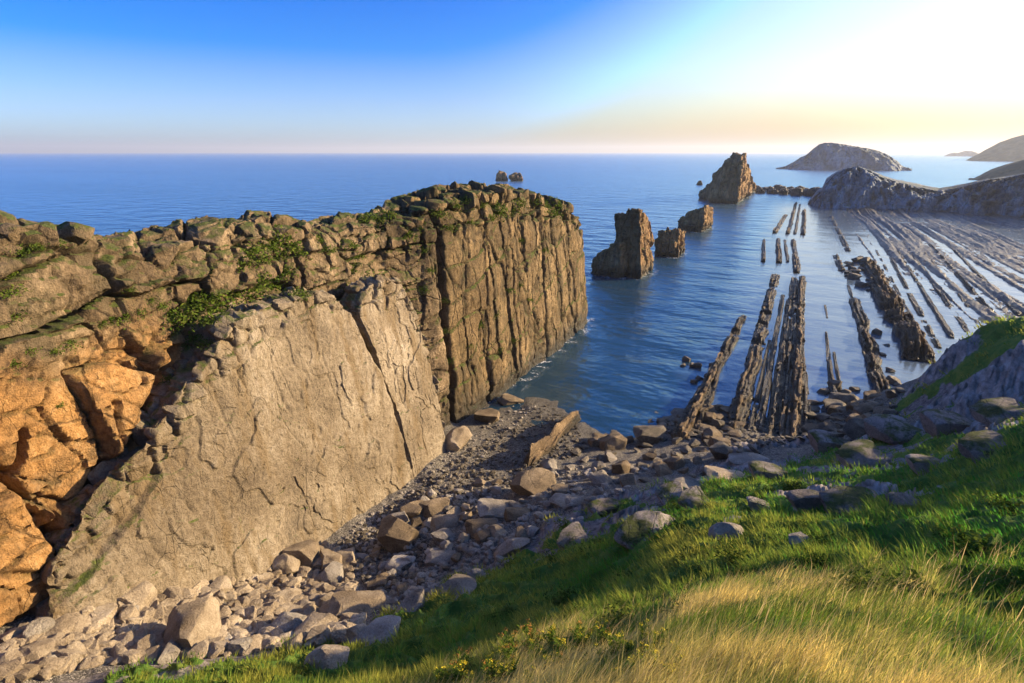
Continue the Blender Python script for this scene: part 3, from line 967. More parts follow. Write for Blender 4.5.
RID = [  # near px, far px, width m, height near, height far, gaps, label
    ((678, 452), (743, 316), 2.1, 2.3, .9, .12, .45, 'leftmost thick rock fin tapering to a thin tip in open water'),
    ((674, 430), (701, 386), .5, .6, .35, .5, .2, 'thin low rock rib along the left foot of the leftmost fin'),
    ((730, 452), (776, 275), 1.9, 1.9, 1.3, .45, .1, 'second rock fin from the left, broken into knobs along its length'),
    ((758, 434), (783, 295), .9, 1.2, .8, .3, .2, 'slim rock fin between the knobby fin and the close pair'),
    ((773, 455), (794, 278), 1.3, 1.7, 1.2, .2, .1, 'left fin of the close tall pair in the middle of the row'),
    ((793, 457), (802, 277), 1.45, 1.8, 1.2, .2, .1, 'right fin of the close tall pair in the middle of the row'),
    ((783, 452), (797, 280), .8, 1.1, .8, .35, .1, 'narrow rib wedged inside the close tall pair of fins'),
    ((812, 450), (805, 372), .6, .9, .5, .45, .2, 'short low rib beside the heap of flat blocks'),
    ((767, 442), (788, 300), .7, 1.0, .7, .25, .1, 'low rib along the left foot of the close tall pair'),
    ((803, 444), (801, 300), .7, 1.1, .7, .3, .1, 'low rib along the right foot of the close tall pair'),
    ((748, 440), (772, 330), .6, .7, .5, .4, .2, 'low broken rib right of the knobby second fin'),
    ((846, 428), (834, 352), .5, .5, .4, .5, .2, 'low sliver just right of the lone thin blade'),
    ((838, 440), (826, 332), .8, 1.4, .5, .1, .6, 'lone thin blade of rock standing in the calm channel'),
    ((827, 318), (825, 305), .4, .5, .3, .3, .3, 'tiny tip of rock beyond the lone thin blade'),
    ((888, 418), (855, 298), 2.1, 1.7, .8, .3, .1, 'long dark fin along the right side of the calm channel'),
    ((921, 362), (868, 262), 4.2, 2.6, 1.7, .12, .2, 'broad flat topped fin with a square near end, right of the channel'),
    ((775, 233), (786, 215), 1.6, 1.6, 1.0, .3, .1, 'far left rib beyond the gap, nearest the tall stack'),
    ((788, 234), (796, 203), 1.5, 1.7, 1.2, .25, .1, 'far second rib beyond the gap, running out to the reef'),
    ((795, 234), (800, 204), 1.0, 1.2, 1.0, .3, .1, 'far thin third rib beyond the gap'),
    ((803, 235), (804, 210), 1.7, 1.6, 1.2, .25, .1, 'far fourth rib beyond the gap, rightmost of its bunch'),
    ((763, 262), (764, 240), 1.1, 1.2, .8, .3, .1, 'short isolated rib on the left of the middle bunch'),
    ((779, 263), (778, 239), 1.4, 1.3, 1.1, .25, .1, 'middle bunch first long rib with straight sides'),
    ((788, 262), (785, 240), .9, 1.0, .8, .25, .1, 'middle bunch thin rib between two thicker ones'),
    ((797, 273), (793, 240), 1.5, 1.4, 1.1, .25, .1, 'middle bunch right hand rib bending towards the pair of tall fins'),
    ((842, 271), (835, 255), 1.5, 1.3, .9, .2, .1, 'short stub of rock alone in the calm water'),
    ((848, 251), (831, 216), 1.4, 1.2, .8, .5, .1, 'broken line of dark rocks leading to the blue headland'),
    ((938, 348), (884, 246), .9, .7, .5, .5, .1, 'low dark rib right of the broad flat topped fin, first of the tidal ribs'),
    ((952, 338), (893, 243), .7, .6, .5, .5, .1, 'second low tidal rib right of the broad flat topped fin'),
    ((968, 332), (903, 240), 1.0, .7, .6, .4, .1, 'third low tidal rib, running to the middle of the wet platform'),
    ((984, 326), (915, 240), .7, .6, .5, .5, .1, 'fourth low tidal rib above the grassy bluff'),
    ((1002, 324), (930, 244), 1.1, .8, .6, .4, .1, 'fifth low tidal rib above the grassy bluff'),
    ((1020, 316), (950, 246), .9, .8, .6, .4, .1, 'outermost low tidal rib near the right edge of the view'),
    ((918, 330), (876, 250), .6, .5, .4, .6, .1, 'thin broken rib hugging the right side of the broad fin'),
    ((866, 345), (848, 285), .6, .6, .5, .5, .1, 'thin broken rib in the channel left of the long dark fin'),
    ((880, 287), (860, 257), 1.6, 1.5, 1.1, .4, .1, 'dark low rib joining the broad flat topped fin'),
]
for i, (n_, f_, w, h0, h1, gp, pin, lab) in enumerate(RID):
    p0, p1 = xy(*n_), xy(*f_)
    cs = max(1.0, np.hypot(*p0) / 110)
    v, f = ridge(p0, p1, w, h0, h1, 700 + i * 13, gp, cs=cs, pinch=pin)
    tag(placed('rock_fin', v, f, M['ridge'], (*((p0 + p1) / 2), 0)), lab, 'rock fin', 'upright strata fins in the water')

# fin on the shingle beach
p0, p1 = PZ(520, 472, 1.2)[:2], PZ(579, 417, .2)[:2]
v, f = ridge(p0, p1, 1.0, 2.9, 1.3, 990, .12, zb=-1, pinch=.5)
tag(placed('rock_fin', v, f, M['ridge'], (*((p0 + p1) / 2), .5)), 'single narrow fin of rock slanting across the shingle into the water', 'rock fin')
p0, p1 = PZ(489, 490, 2.2)[:2], PZ(512, 474, 1.5)[:2]
v, f = ridge(p0, p1, .5, 2.7, 2.2, 995, .1, zb=0, pinch=.1)
tag(placed('rock_fin', v, f, M['ridge'], (*((p0 + p1) / 2), 1.5)), 'short stub of rock fin between boulders up the shingle', 'rock fin')

# ------------------------------------------------------------------ wave cut platform of tilted beds, half awash
px_ = np.r_[np.arange(19, 120, .36), np.arange(120, 190, 1.2)]
py_ = np.r_[np.arange(96, 220, .8), np.arange(220, 396, 1.6)]
GX, GY = np.meshgrid(px_, py_)
# beds drift slightly to the right with distance
q = np.c_[GX.ravel(), GY.ravel(), np.zeros(GX.size)]
along = q[:, 1]
acr = q[:, 0] + 1.6 * fbm(np.c_[q[:, 0] / 30, along / 70, q[:, 2]], 2, 801)
hb = .9 * fbm(np.c_[acr / 5.5, along / 130, q[:, 2]], 3, 803) + .8 * fbm(np.c_[acr / 1.25, along / 90, q[:, 2]], 3, 805) + .28 * fbm(np.c_[acr / 3, along / 5, q[:, 2]], 3, 807)
sel = smooth(-.25, .35, fbm(np.c_[acr / 14, along / 55, q[:, 2]], 2, 809))
band = np.interp(acr, [19, 23, 25, 30, 33, 37, 41, 44, 48, 52, 56, 60, 66, 74, 80, 90, 120, 190], [-1.2, -.8, -.1, -.05, .6, .9, .6, .05, .1, .6, .1, .55, .05, .5, .1, .5, .4, .5])
hz = band + 1.15 * hb * (.5 + .8 * sel)
hz = hz + .5 * smooth(330, 392, along) - .27
bk, _ = blocks(np.c_[acr, along * .55, q[:, 2]], (.9, 1.1, 1), 811, .13, .1, .1)
hz += bk
hz = np.where(along < 110, hz - 1.5 * (110 - along) / 14, hz)
hz = np.minimum(hz, 1.6)
pv_ = np.c_[q[:, :2], hz]
tag(obj('rock_platform', mesh_np('rock_platform', pv_, grid_faces(len(py_), len(px_)), M['platform'])), 'wet platform of striped tilted rock beds half covered by shallow water', 'rock platform', kind='structure')
# the offshore reef: low dark rocks from the headland towards the tallest stack
rf = []
rr = np.random.default_rng(5)
for k, px in enumerate(np.linspace(757, 826, 22)):
    py = 191.5 + 1.6 * math.sin(k * 1.7) + (px - 757) * .06
    p = xy(px, py)
    wd = 6 + 6 * rr.random()
    p0, p1 = p + np.array([-wd * .5, -3]), p + np.array([wd * .5, -3])
    rf.append(stack_part([p0, p1, p1 + np.array([0, 9]), p0 + np.array([0, 9])], (lambda hh: (lambda q: np.full(len(q), hh)))(1.3 + 2.2 * rr.random() + (px - 757) * .03), .35, 840 + k, 1.0, nlev=12, ns=48))
v, f = join(rf)
tag(placed('reef', v, f, M['platform'], (*xy(790, 192), 0)), 'low dark reef of broken rock trailing from the blue headland towards the tallest stack', 'reef')


# ------------------------------------------------------------------ distant land
def mass(pts, D, df, dt, db, seed, amp, ns=260, cliff=2.2, gully=8.0, zb=-3, plateau=.96, Dslope=0.0):
    P_ = np.array(pts, float)
    px = np.linspace(P_[0, 0], P_[-1, 0], ns)
    py = np.interp(px, P_[:, 0], P_[:, 1])
    rows = []
    cen = []
    for x, y in zip(px, py):
        r = ray(x, y)
        h = r[:2] / np.linalg.norm(r[:2])
        Dx = D + Dslope * (x - P_[0, 0])
        zt = H + r[2] / np.linalg.norm(r[:2]) * Dx
        cen.append((h, Dx, max(zt, .3)))
    us = np.r_[np.linspace(0, 1, 34), 1 + np.linspace(0, 1, 12)[1:], 2 + np.linspace(0, 1, 10)[1:]]
    G = np.empty((len(us), ns, 3))
    for i, (h, Dx, zt) in enumerate(cen):
        k = min(1.0, .25 + zt / 15.0)
        for j, u in enumerate(us):
            if u <= 1:
                d = Dx - df * k * (1 - u)
                z = zb + (zt - zb) * (1 - (1 - u) ** cliff)
            elif u <= 2:
                d = Dx + dt * k * (u - 1)
                z = zt * (1 + (plateau - 1) * (u - 1))
            else:
                d = Dx + k * (dt + (db - dt) * (u - 2))
                z = zb + (zt * plateau - zb) * (1 - (u - 2) ** 1.6)
            G[j, i] = (h[0] * d, h[1] * d, z)
    Pn = G.reshape(-1, 3)
    N = -grid_normals(G).reshape(-1, 3)
    N = np.where(N[:, 2:3] < -.3, -N, N)
    rid = 1 - np.abs(fbm(np.c_[Pn[:, 0] / gully, Pn[:, 1] / gully, Pn[:, 2] / (gully * 5)], 4, seed)) * 2
    d = amp * (rid - .6) + amp * .6 * fbm(Pn / (gully * .5), 4, seed + 3)
    w = np.repeat(np.r_[smooth(0, .1, us[:34]) * (1 - .75 * smooth(.75, 1, us[:34])), np.full(len(us) - 34, .25)], ns)
    dirs = np.repeat(np.array([[-c[0][0], -c[0][1], .32] for c in cen])[None], len(us), 0).reshape(-1, 3)
    V = Pn + dirs * (d * w)[:, None]
    return V, grid_faces(len(us), ns)[:, ::-1]


HL = [(808, 203), (817, 193), (822, 190), (826, 181), (833, 175), (845, 169), (858, 167), (868, 170), (880, 176), (893, 181), (906, 184), (918, 187), (928, 189.5), (938, 191), (952, 189), (966, 186), (985, 181), (1005, 178), (1024, 174), (1080, 165), (1140, 160), (1250, 150)]
v, f = mass(HL, 398, 26, 46, 130, 901, 7.0, ns=760, gully=6.5)
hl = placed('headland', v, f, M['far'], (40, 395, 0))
tag(hl, 'blue grey gullied headland in shade behind the wet rock platform', 'headland', kind='structure')
v, f = mass([(968, 181), (974, 179.5), (980, 177), (990, 172), (1005, 166), (1024, 160), (1060, 150), (1120, 138), (1200, 127)], 850, 60, 150, 420, 921, 5.0, ns=400, gully=30, cliff=1.3)
M['green_hill'] = None
m = NT('green_hill_ground')
vv = m.coords()
c = m.ramp(m.noise(vv, .03, 8, .65), [(.35, (.04, .055, .045)), (.5, (.08, .1, .07)), (.65, (.15, .15, .1))])
M['green_hill'] = m.done(m.bsdf(c, .95, m.bump(m.noise(vv, .2, 6), .6, 1.0), .1).outputs[0])
tag(placed('coastal_hill', v, f, M['green_hill'], (350, 760, 0)), 'green hillside dropping to the sea beyond the blue headland', 'hill', kind='structure')
v, f = mass([(776, 168.5), (786, 166.5), (794, 162), (800, 158), (806, 155), (813, 149), (819, 144.5), (824, 142.8), (840, 144), (858, 147), (875, 150), (888, 155), (897, 161), (902, 166.5), (912, 169.5)], 1230, 60, 90, 260, 931, 9, ns=400, gully=22, cliff=2.4)
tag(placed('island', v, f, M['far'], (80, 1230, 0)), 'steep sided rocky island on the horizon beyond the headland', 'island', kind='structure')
v, f = mass([(966, 160.6), (975, 156), (985, 150), (1000, 142), (1012, 138), (1030, 133), (1080, 122), (1150, 116), (1230, 112)], 2800, 250, 400, 900, 941, 14, gully=90, cliff=1.1)
tag(placed('far_hill', v, f, M['green_hill'], (1100, 2500, 0)), 'smooth dark hill at the right edge sloping into the sea', 'hill', kind='structure')
v, f = mass([(944, 156), (949, 153.6), (954, 152.6), (958, 152.9), (965, 150.8), (972, 151.0), (977, 152.6), (984, 156)], 5500, 60, 120, 300, 951, 8, gully=60)
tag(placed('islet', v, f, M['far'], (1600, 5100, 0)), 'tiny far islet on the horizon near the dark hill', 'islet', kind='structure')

# ------------------------------------------------------------------ boulders
def boulder_mesh(name, seed, flat=.7, cuts=9, sub=4, blocky=.5, mat=None, rough=.045):
    r = np.random.default_rng(seed)
    bm = bmesh.new()
    bmesh.ops.create_icosphere(bm, subdivisions=sub, radius=1)
    bm.verts.ensure_lookup_table()
    P = np.array([v.co for v in bm.verts])
    ns = []
    for ax in np.eye(3):
        for s in (-1, 1):
            ns.append((s * ax + .28 * r.normal(size=3), .4 + .22 * r.random() + (1 - blocky) * .2))
    for _ in range(cuts):
        ns.append((r.normal(size=3), .5 + .28 * r.random()))
    for n, d in ns:
        n = n / np.linalg.norm(n)
        k = P @ n - d
        P = P - np.where(k > 0, k, 0)[:, None] * n * .96
    sc = np.array([1.0, .62 + .3 * r.random(), flat])
    P = P * sc
    l = P / np.maximum(np.linalg.norm(P, axis=1, keepdims=True), 1e-6)
    P = P + l * (rough * fbm(P * 3.5, 4, seed) + rough * 1.6 * fbm(P * 1.3, 2, seed + 1))[:, None]
    P = P / (np.ptp(P[:, 0])) * 1.0
    P[:, 2] -= P[:, 2].min() + .12 * np.ptp(P[:, 2])
    f = np.array([[v.index for v in fc.verts] for fc in bm.faces])
    bm.free()
    return P, f


VAR = {}
for mk in ('boulder_pale', 'boulder_grey', 'boulder_brown', 'boulder_dark'):
    VAR[mk] = []
    for k in range(7):
        P, f = boulder_mesh('b', 2000 + k * 7 + len(mk), [.62, .5, .75, .4, .6, .3, .22][k], cuts=6 + k, sub=4, blocky=[.8, .9, .5, .9, .4, 1, 1][k])
        VAR[mk].append((mesh_np('boulder', P, f, M[mk], sharp=20), np.ptp(P[:, 2])))


def put_boulder(px, py, wpx, mk, k, label, group=None, rot=None, tilt=(0, 0), asp=1.0, hz=1.0, sink=0.0, name='boulder', cat='boulder'):
    """centre of the boulder's foot at the pixel (px, py) on the ground, wpx wide"""
    h = hit(px, py)
    if h is None or h[0][2] < -.25:
        p = PZ(px, py, -.12)
        h = (p, None, float(np.linalg.norm(p - CAM)))
    p, n, d = h
    w = wpx * d * 0.97 / F * (1 / math.sqrt(1 + ((px - 512) / F) ** 2 + ((341.5 - py) / F) ** 2)) * 1.0
    me, hh = VAR[mk][k % 7]
    o = bpy.data.objects.new(name, me)
    o.location = (p[0], p[1], p[2] - sink * w)
    o.rotation_euler = (tilt[0], tilt[1], random.uniform(0, 6.28) if rot is None else rot)
    o.scale = (w, w * asp, w * hz)
    COL.objects.link(o)
    tag(o, label, cat, group)
    return o


R = math.radians
BIG = [  # px, py(foot), width px, material, variant, rot, tilt, height, label
    (188, 646, 62, 'boulder_pale', 0, 115, (.25, .1), 1.35, 'largest pale boulder of the rubble, wedge shaped with a shaded left face'),
    (355, 612, 54, 'boulder_pale', 1, 30, (0, .1), .8, 'broad flat pale boulder near the right edge of the rubble'),
    (313, 636, 46, 'boulder_pale', 0, 65, (0, 0), .8, 'squared pale block in front of the broad flat boulder'),
    (326, 662, 44, 'boulder_pale', 4, 20, (0, 0), .7, 'pale block half sunk at the turf edge'),
    (286, 600, 34, 'boulder_pale', 3, 50, (.1, 0), .8, 'flat pale slab of rubble with a sunlit right end'),
    (262, 615, 34, 'boulder_pale', 5, 80, (.3, .3), 1.1, 'tilted pale plate standing among smaller rubble'),
    (135, 606, 40, 'boulder_pale', 2, 30, (0, 0), 1.0, 'rounded pale block at the foot of the broad slab'),
    (232, 572, 30, 'boulder_pale', 0, 10, (.1, .2), .9, 'pale block against the base of the broad slab'),
    (60, 632, 42, 'boulder_pale', 1, 110, (0, .15), .8, 'pale block at the mouth of the dark cleft'),
    (95, 622, 40, 'boulder_pale', 3, 140, (.1, -.1), 1.0, 'long pale stone just right of the cleft mouth'),
    (30, 660, 38, 'boulder_pale', 4, 60, (0, 0), .8, 'pale stone by the orange cliff foot'),
    (376, 638, 74, 'boulder_grey', 5, 52, (0, -.25), .8, 'long grey slab lying along the turf edge'),
    (412, 606, 48, 'boulder_grey', 5, 70, (-.1, -.3), 1.0, 'upper of two sloping grey slabs above the turf'),
    (452, 592, 50, 'boulder_grey', 3, 70, (0, -.3), .7, 'pale grey slab at the end of the turf bank'),
    (398, 545, 46, 'boulder_brown', 2, 20, (0, 0), 1.15, 'rounded brown boulder sitting alone on the shingle'),
    (434, 512, 34, 'boulder_brown', 4, 60, (.2, 0), 1.2, 'upright brown boulder on the shingle near the slab foot'),
    (416, 514, 28, 'boulder_brown', 2, 100, (0, 0), 1.0, 'brown boulder leaning against the upright one'),
    (399, 566, 40, 'boulder_grey', 3, 100, (0, .1), 1.0, 'flat grey brown boulder below the lone rounded one'),
    (495, 516, 48, 'boulder_grey', 1, 30, (.1, .2), 1.1, 'big grey boulder with a smooth sloping face'),
    (535, 490, 54, 'boulder_brown', 1, 20, (0, .1), 1.0, 'big flat topped brown boulder beside the beach fin'),
    (567, 503, 46, 'boulder_grey', 3, 10, (0, 0), .6, 'flat light grey slab right of the big flat topped boulder'),
    (512, 552, 44, 'boulder_grey', 3, 60, (-.35, -.5), 1.1, 'tilted pale grey slab above the dark gully'),
    (480, 530, 36, 'boulder_brown', 4, 40, (0, 0), .9, 'brown boulder in front of the big grey one'),
    (441, 560, 34, 'boulder_grey', 1, 10, (.2, 0), .9, 'grey boulder between the sloping slabs and the shingle'),
    (648, 440, 32, 'boulder_dark', 1, 20, (.1, 0), 1.2, 'dark upright block at the waterline left of the fins'),
    (722, 482, 42, 'boulder_pale', 1, 20, (0, .2), .8, 'pale block at the top of the shore rocks below the turf'),
    (688, 488, 38, 'boulder_grey', 3, 40, (.1, 0), .8, 'grey flat rock left of the pale block'),
    (755, 462, 46, 'boulder_grey', 5, 15, (0, .15), .8, 'long grey rock under the row of fins'),
    (721, 538, 32, 'boulder_grey', 4, 40, (0, .1), 1.0, 'rounded grey boulder alone in the green turf'),
    (797, 541, 20, 'boulder_grey', 0, 10, (0, 0), .9, 'small grey boulder in the turf right of the rounded one'),
    (645, 535, 62, 'outcrop', 5, 62, (.1, -.45), 1.4, 'blue grey tilted slab sticking out of the turf'),
    (455, 446, 30, 'boulder_pale', 4, 95, (0, 0), 1.1, 'honey coloured block between the narrow slab and the promontory foot'),
    (488, 418, 34, 'boulder_brown', 3, 110, (0, 0), 1.1, 'block against the promontory foot at the beach end'),
    (508, 402, 26, 'boulder_brown', 1, 80, (0, 0), .8, 'last block along the promontory foot before the water'),
]
VAR['outcrop'] = [(lambda pf: (mesh_np('boulder', pf[0], pf[1], M['outcrop'], sharp=20), np.ptp(pf[0][:, 2])))(boulder_mesh('b', 3100 + k, .35, 8, 4, 1)) for k in range(7)]
for b in BIG:
    mid_ = 340 < b[0] < 600 and b[3] != 'boulder_pale'
    put_boulder(b[0], b[1], b[2] * (.92 if mid_ else 1.05), b[3], b[4], b[8], rot=R(b[5]), tilt=b[6], hz=b[7] * (.85 if mid_ else 1), sink=.06)


def inside(poly, p):
    ins = False
    for i in range(len(poly)):
        a, b = poly[i], poly[(i + 1) % len(poly)]
        if (a[1] > p[1]) != (b[1] > p[1]) and p[0] < (b[0] - a[0]) * (p[1] - a[1]) / (b[1] - a[1]) + a[0]:
            ins = not ins
    return ins


REG = [
    ('pale', [(0, 645), (60, 608), (200, 585), (330, 545), (352, 565), (362, 640), (240, 655), (120, 662), (0, 683)], 98, (14, 38), [('boulder_pale', .85), ('boulder_grey', .2)], 'pale angular block in the sunlit rubble below the slabs', 'pale blocks of the rubble fan', 1.0),
    ('mixed', [(352, 555), (440, 490), (520, 478), (600, 455), (640, 462), (625, 490), (560, 512), (520, 550), (470, 580), (430, 590), (385, 610)], 80, (11, 30), [('boulder_grey', .55), ('boulder_brown', .3), ('boulder_pale', .15)], 'grey or brown boulder on the shaded shingle below the turf bank', 'boulders on the shingle', 1.0),
    ('dark', [(570, 452), (640, 428), (690, 442), (770, 448), (735, 468), (690, 478), (620, 488)], 42, (13, 32), [('boulder_dark', .6), ('boulder_brown', .4)], 'dark flat rock in the jumble along the waterline', 'dark rocks at the waterline', 1.2),
    ('heap', [(806, 392), (842, 382), (880, 392), (893, 420), (850, 438), (808, 446), (800, 430)], 42, (14, 32), [('boulder_brown', .6), ('boulder_dark', .4)], 'flat brown block in the heap between the right hand fins', 'flat blocks heaped between the fins', 1.4),
    ('feet', [(700, 410), (725, 405), (745, 425), (735, 447), (690, 447)], 14, (12, 24), [('boulder_brown', .6), ('boulder_dark', .4)], 'brown stone wedged between the two leftmost fins', 'stones wedged between the fins', .9),
    ('chunks', [(842, 262), (858, 258), (884, 280), (886, 296), (862, 290), (846, 280)], 22, (7, 15), [('boulder_dark', 1)], 'black block in the broken patch at the far end of the broad fin', 'broken black blocks at the end of the broad fin', 1.0),
    ('awash', [(680, 360), (708, 352), (718, 365), (712, 385), (694, 388)], 10, (7, 15), [('boulder_dark', 1)], 'black wet stone awash left of the thick fin', 'stones awash in the bay', 1.0),
    ('rib', [(872, 330), (885, 326), (902, 385), (905, 412), (892, 410)], 9, (9, 15), [('boulder_dark', 1)], 'black rounded stone along the right side of the dark fin', 'stones along the dark fin', 1.0),
]
for (px, py, w, k, ro, hz_) in ((770, 478, 46, 5, 15, 1.2), (862, 462, 50, 3, 30, 1.0), (930, 470, 44, 5, 10, 1.2), (985, 456, 54, 3, 25, 1.1), (905, 506, 40, 5, 20, 1.2), (695, 506, 38, 3, 50, 1.0), (760, 508, 30, 5, 5, 1.1), (848, 512, 60, 3, 10, 1.0), (812, 505, 44, 5, 20, 1.3), (610, 512, 46, 5, 40, 1.1), (575, 545, 40, 3, 60, 1.0), (672, 498, 34, 3, 35, 1.0), (950, 432, 60, 5, 20, 1.3), (890, 438, 56, 3, 30, 1.2), (830, 448, 50, 5, 20, 1.2), (1000, 420, 50, 3, 15, 1.2)):
    put_boulder(px, py, w, 'outcrop', k, 'low grey outcrop rock breaking through the turf of the slope', 'outcrop rocks in the turf', rot=R(ro), tilt=(random.gauss(0, .12), random.gauss(-.1, .12)), hz=hz_, sink=.1)
for nm, poly, n, (s0, s1), mats, lab, grp, hz in REG:
    xs = [p[0] for p in poly]
    ys_ = [p[1] for p in poly]
    c = 0
    got = []
    while c < n:
        p = (random.uniform(min(xs), max(xs)), random.uniform(min(ys_), max(ys_)))
        if not inside(poly, p):
            continue
        s = s0 + (s1 - s0) * random.random() ** 2.2
        if any(math.hypot(p[0] - g[0], (p[1] - g[1]) * 1.4) < .33 * (s + g[2]) for g in got) and random.random() < .93:
            continue
        got.append((*p, s))
        u = random.random()
        for mk, w in mats:
            u -= w
            if u <= 0:
                break
        kk = random.choice([0, 1, 2, 3, 4] if nm not in ('heap', 'dark') else [3, 5, 6, 1, 5])
        put_boulder(p[0], p[1], s, mk, kk, lab, grp, tilt=(random.gauss(0, .2), random.gauss(0, .2)), asp=random.uniform(.8, 1.2), hz=hz * random.uniform(.8, 1.2), sink=.05)
        c += 1

# loose blocks perched on the crest of the wall
for (px, py, w, k, lab) in ((17, 236, 26, 4, 'leftmost block perched on the cliff crest'), (44, 237, 30, 2, 'middle of three rounded blocks perched on the cliff crest'), (76, 239, 34, 4, 'third rounded block on the cliff crest, longest of the three'), (218, 242, 40, 0, 'flat block on the crest above the green gully'), (253, 240, 26, 1, 'squared block beside the green hummock on the crest'), (306, 226, 16, 2, 'small rounded block on top of the green hummock'),
                            (420, 222, 22, 0, 'block at the step up to the promontory crest'), (501, 188, 20, 1, 'squared block on the highest point of the promontory'), (478, 193, 18, 4, 'rounded block left of the promontory summit'), (535, 196, 16, 2, 'small block right of the promontory summit'), (285, 232, 20, 2, 'small block sunk in the greenery of the crest'), (370, 226, 24, 3, 'low flat block on the dip of the crest'), (440, 204, 20, 0, 'tilted block on the left shoulder of the promontory')):
    h = hit(px, py + 4, WBVH)
    if h is None:
        continue
    p, n, d = h
    w = w * d / F * .9
    me, hh = VAR['boulder_brown' if px > 400 else 'boulder_grey'][k]
    me = me.copy()
    me.materials[0] = M['promontory'] if px > 400 else M['cliff']
    o = obj('perched_block', me, (p[0] - .35 * w, p[1] + .1 * w, p[2] - .1 * w))
    o.scale = (w, w, w)
    o.rotation_euler = (random.gauss(0, .1), random.gauss(0, .1), random.uniform(0, 6))
    tag(o, lab, 'block', 'loose blocks on the wall crest')


# ------------------------------------------------------------------ uncountable stones
def scatter_stones(name, poly, n, smin, smax, mat, seed, label, flat=.55, cat='stones'):
    r = np.random.default_rng(seed)
    prot = []
    for k in range(8):
        P, f = boulder_mesh('s', seed + k, flat, 4, 2, .6, rough=.02)
        prot.append((P, f))
    xs = [p[0] for p in poly]
    ys_ = [p[1] for p in poly]
    pts = []
    while len(pts) < n:
        p = (r.uniform(min(xs), max(xs)), r.uniform(min(ys_), max(ys_)))
        if inside(poly, p):
            h = hit(*p)
            if h is not None:
                pts.append(h[0])
    pts = np.array(pts)
    s = smin * (smax / smin) ** (r.random(n) ** 1.8)
    vs, fs, off = [], [], 0
    for i in range(n):
        P, f = prot[i % 8]
        a = r.random() * 6.283
        ca, sa = math.cos(a), math.sin(a)
        Q = P * s[i] * np.array([1, r.uniform(.8, 1.2), r.uniform(.7, 1.3)])
        tl = r.normal(0, .25)
        Q = np.c_[Q[:, 0], Q[:, 1] * math.cos(tl) - Q[:, 2] * math.sin(tl), Q[:, 1] * math.sin(tl) + Q[:, 2] * math.cos(tl)]
        Q = np.c_[Q[:, 0] * ca - Q[:, 1] * sa, Q[:, 0] * sa + Q[:, 1] * ca, Q[:, 2]] + pts[i]
        vs.append(Q)
        fs.append(f + off)
        off += len(Q)
    me = mesh_np(name, np.vstack(vs), np.vstack(fs), mat, False)
    return tag(obj(name, me), label, cat, kind='stuff')


scatter_stones('rubble', REG[0][1], 2500, .28, 1.1, M['boulder_pale'], 41, 'pale broken rubble filling the gaps between the blocks below the slabs')
scatter_stones('shingle', [(340, 545), (440, 470), (500, 430), (545, 402), (575, 425), (590, 450), (520, 478), (450, 520), (420, 570), (380, 600), (350, 570)], 2600, .12, .5, M['boulder_dark'], 51, 'dark shingle and cobbles on the beach between slab and boulders')
scatter_stones('shingle', [(260, 580), (340, 540), (450, 450), (520, 400), (540, 405), (470, 470), (420, 510), (370, 570), (330, 600)], 1500, .1, .42, M['boulder_grey'], 57, 'grey cobbles in a strip along the foot of the slabs')
scatter_stones('rubble', [(352, 560), (440, 495), (520, 480), (610, 460), (650, 470), (620, 495), (560, 515), (520, 555), (470, 585), (420, 600), (385, 615)], 1500, .16, .7, M['boulder_grey'], 67, 'grey and brown stones packed between the boulders on the shingle')
scatter_stones('rock_debris', [(560, 455), (640, 432), (760, 445), (810, 440), (890, 425), (880, 400), (800, 410), (812, 385), (700, 415), (640, 420)], 1700, .25, 1.1, M['boulder_dark'], 61, 'broken dark rock fragments between the fins and the shore', .3)


# ------------------------------------------------------------------ grasses
def blades(name, base, length, width, lean, col, mat, label, cat='grass', seed=0):
    """base (N,3), lean (N,3) horizontal displacement of the tip, col (N,3)"""
    r = np.random.default_rng(seed)
    n = len(base)
    a = r.random(n) * 6.283
    sd = np.c_[np.cos(a), np.sin(a), np.zeros(n)] * width[:, None] * .5
    up = np.array([0, 0, 1.0])
    m1 = base + up * (length * .55)[:, None] + lean * .28
    tp = base + up * (length * .92)[:, None] + lean
    V = np.stack([base - sd, base + sd, m1 - sd * .75, m1 + sd * .75, tp], 1).reshape(-1, 3)
    i = np.arange(n)[:, None] * 5
    F3 = np.concatenate([i + [0, 1, 3], i + [0, 3, 2], i + [2, 3, 4]], 0)
    C = np.repeat(col, 5, 0)
    me = mesh_np(name, V, F3, mat, False, {'tone': C})
    return tag(obj(name, me), label, cat, kind='stuff')


m = NT('grass_blades')
cl = m.attr('tone', 'Color')
d = m.n('ShaderNodeBsdfDiffuse')
m.link(cl, d.inputs['Color'])
tr_ = m.n('ShaderNodeBsdfTranslucent')
m.link(cl, tr_.inputs['Color'])
mx = m.n('ShaderNodeMixShader', i_Fac=.48)
m.link(d.outputs[0], mx.inputs[1])
m.link(tr_.outputs[0], mx.inputs[2])
M['grass'] = m.done(mx.outputs[0])


def sample_ground(n, r0, r1, a0, a1, seed, jit=1.0):
    r = np.random.default_rng(seed)
    a = np.radians(az_mid + r.uniform(a0, a1, n))
    d = np.exp(r.uniform(math.log(r0), math.log(r1), n))
    p = np.c_[d * np.cos(a), d * np.sin(a)]
    z, g, k = terrain(p)
    return np.c_[p, z], g, k, d


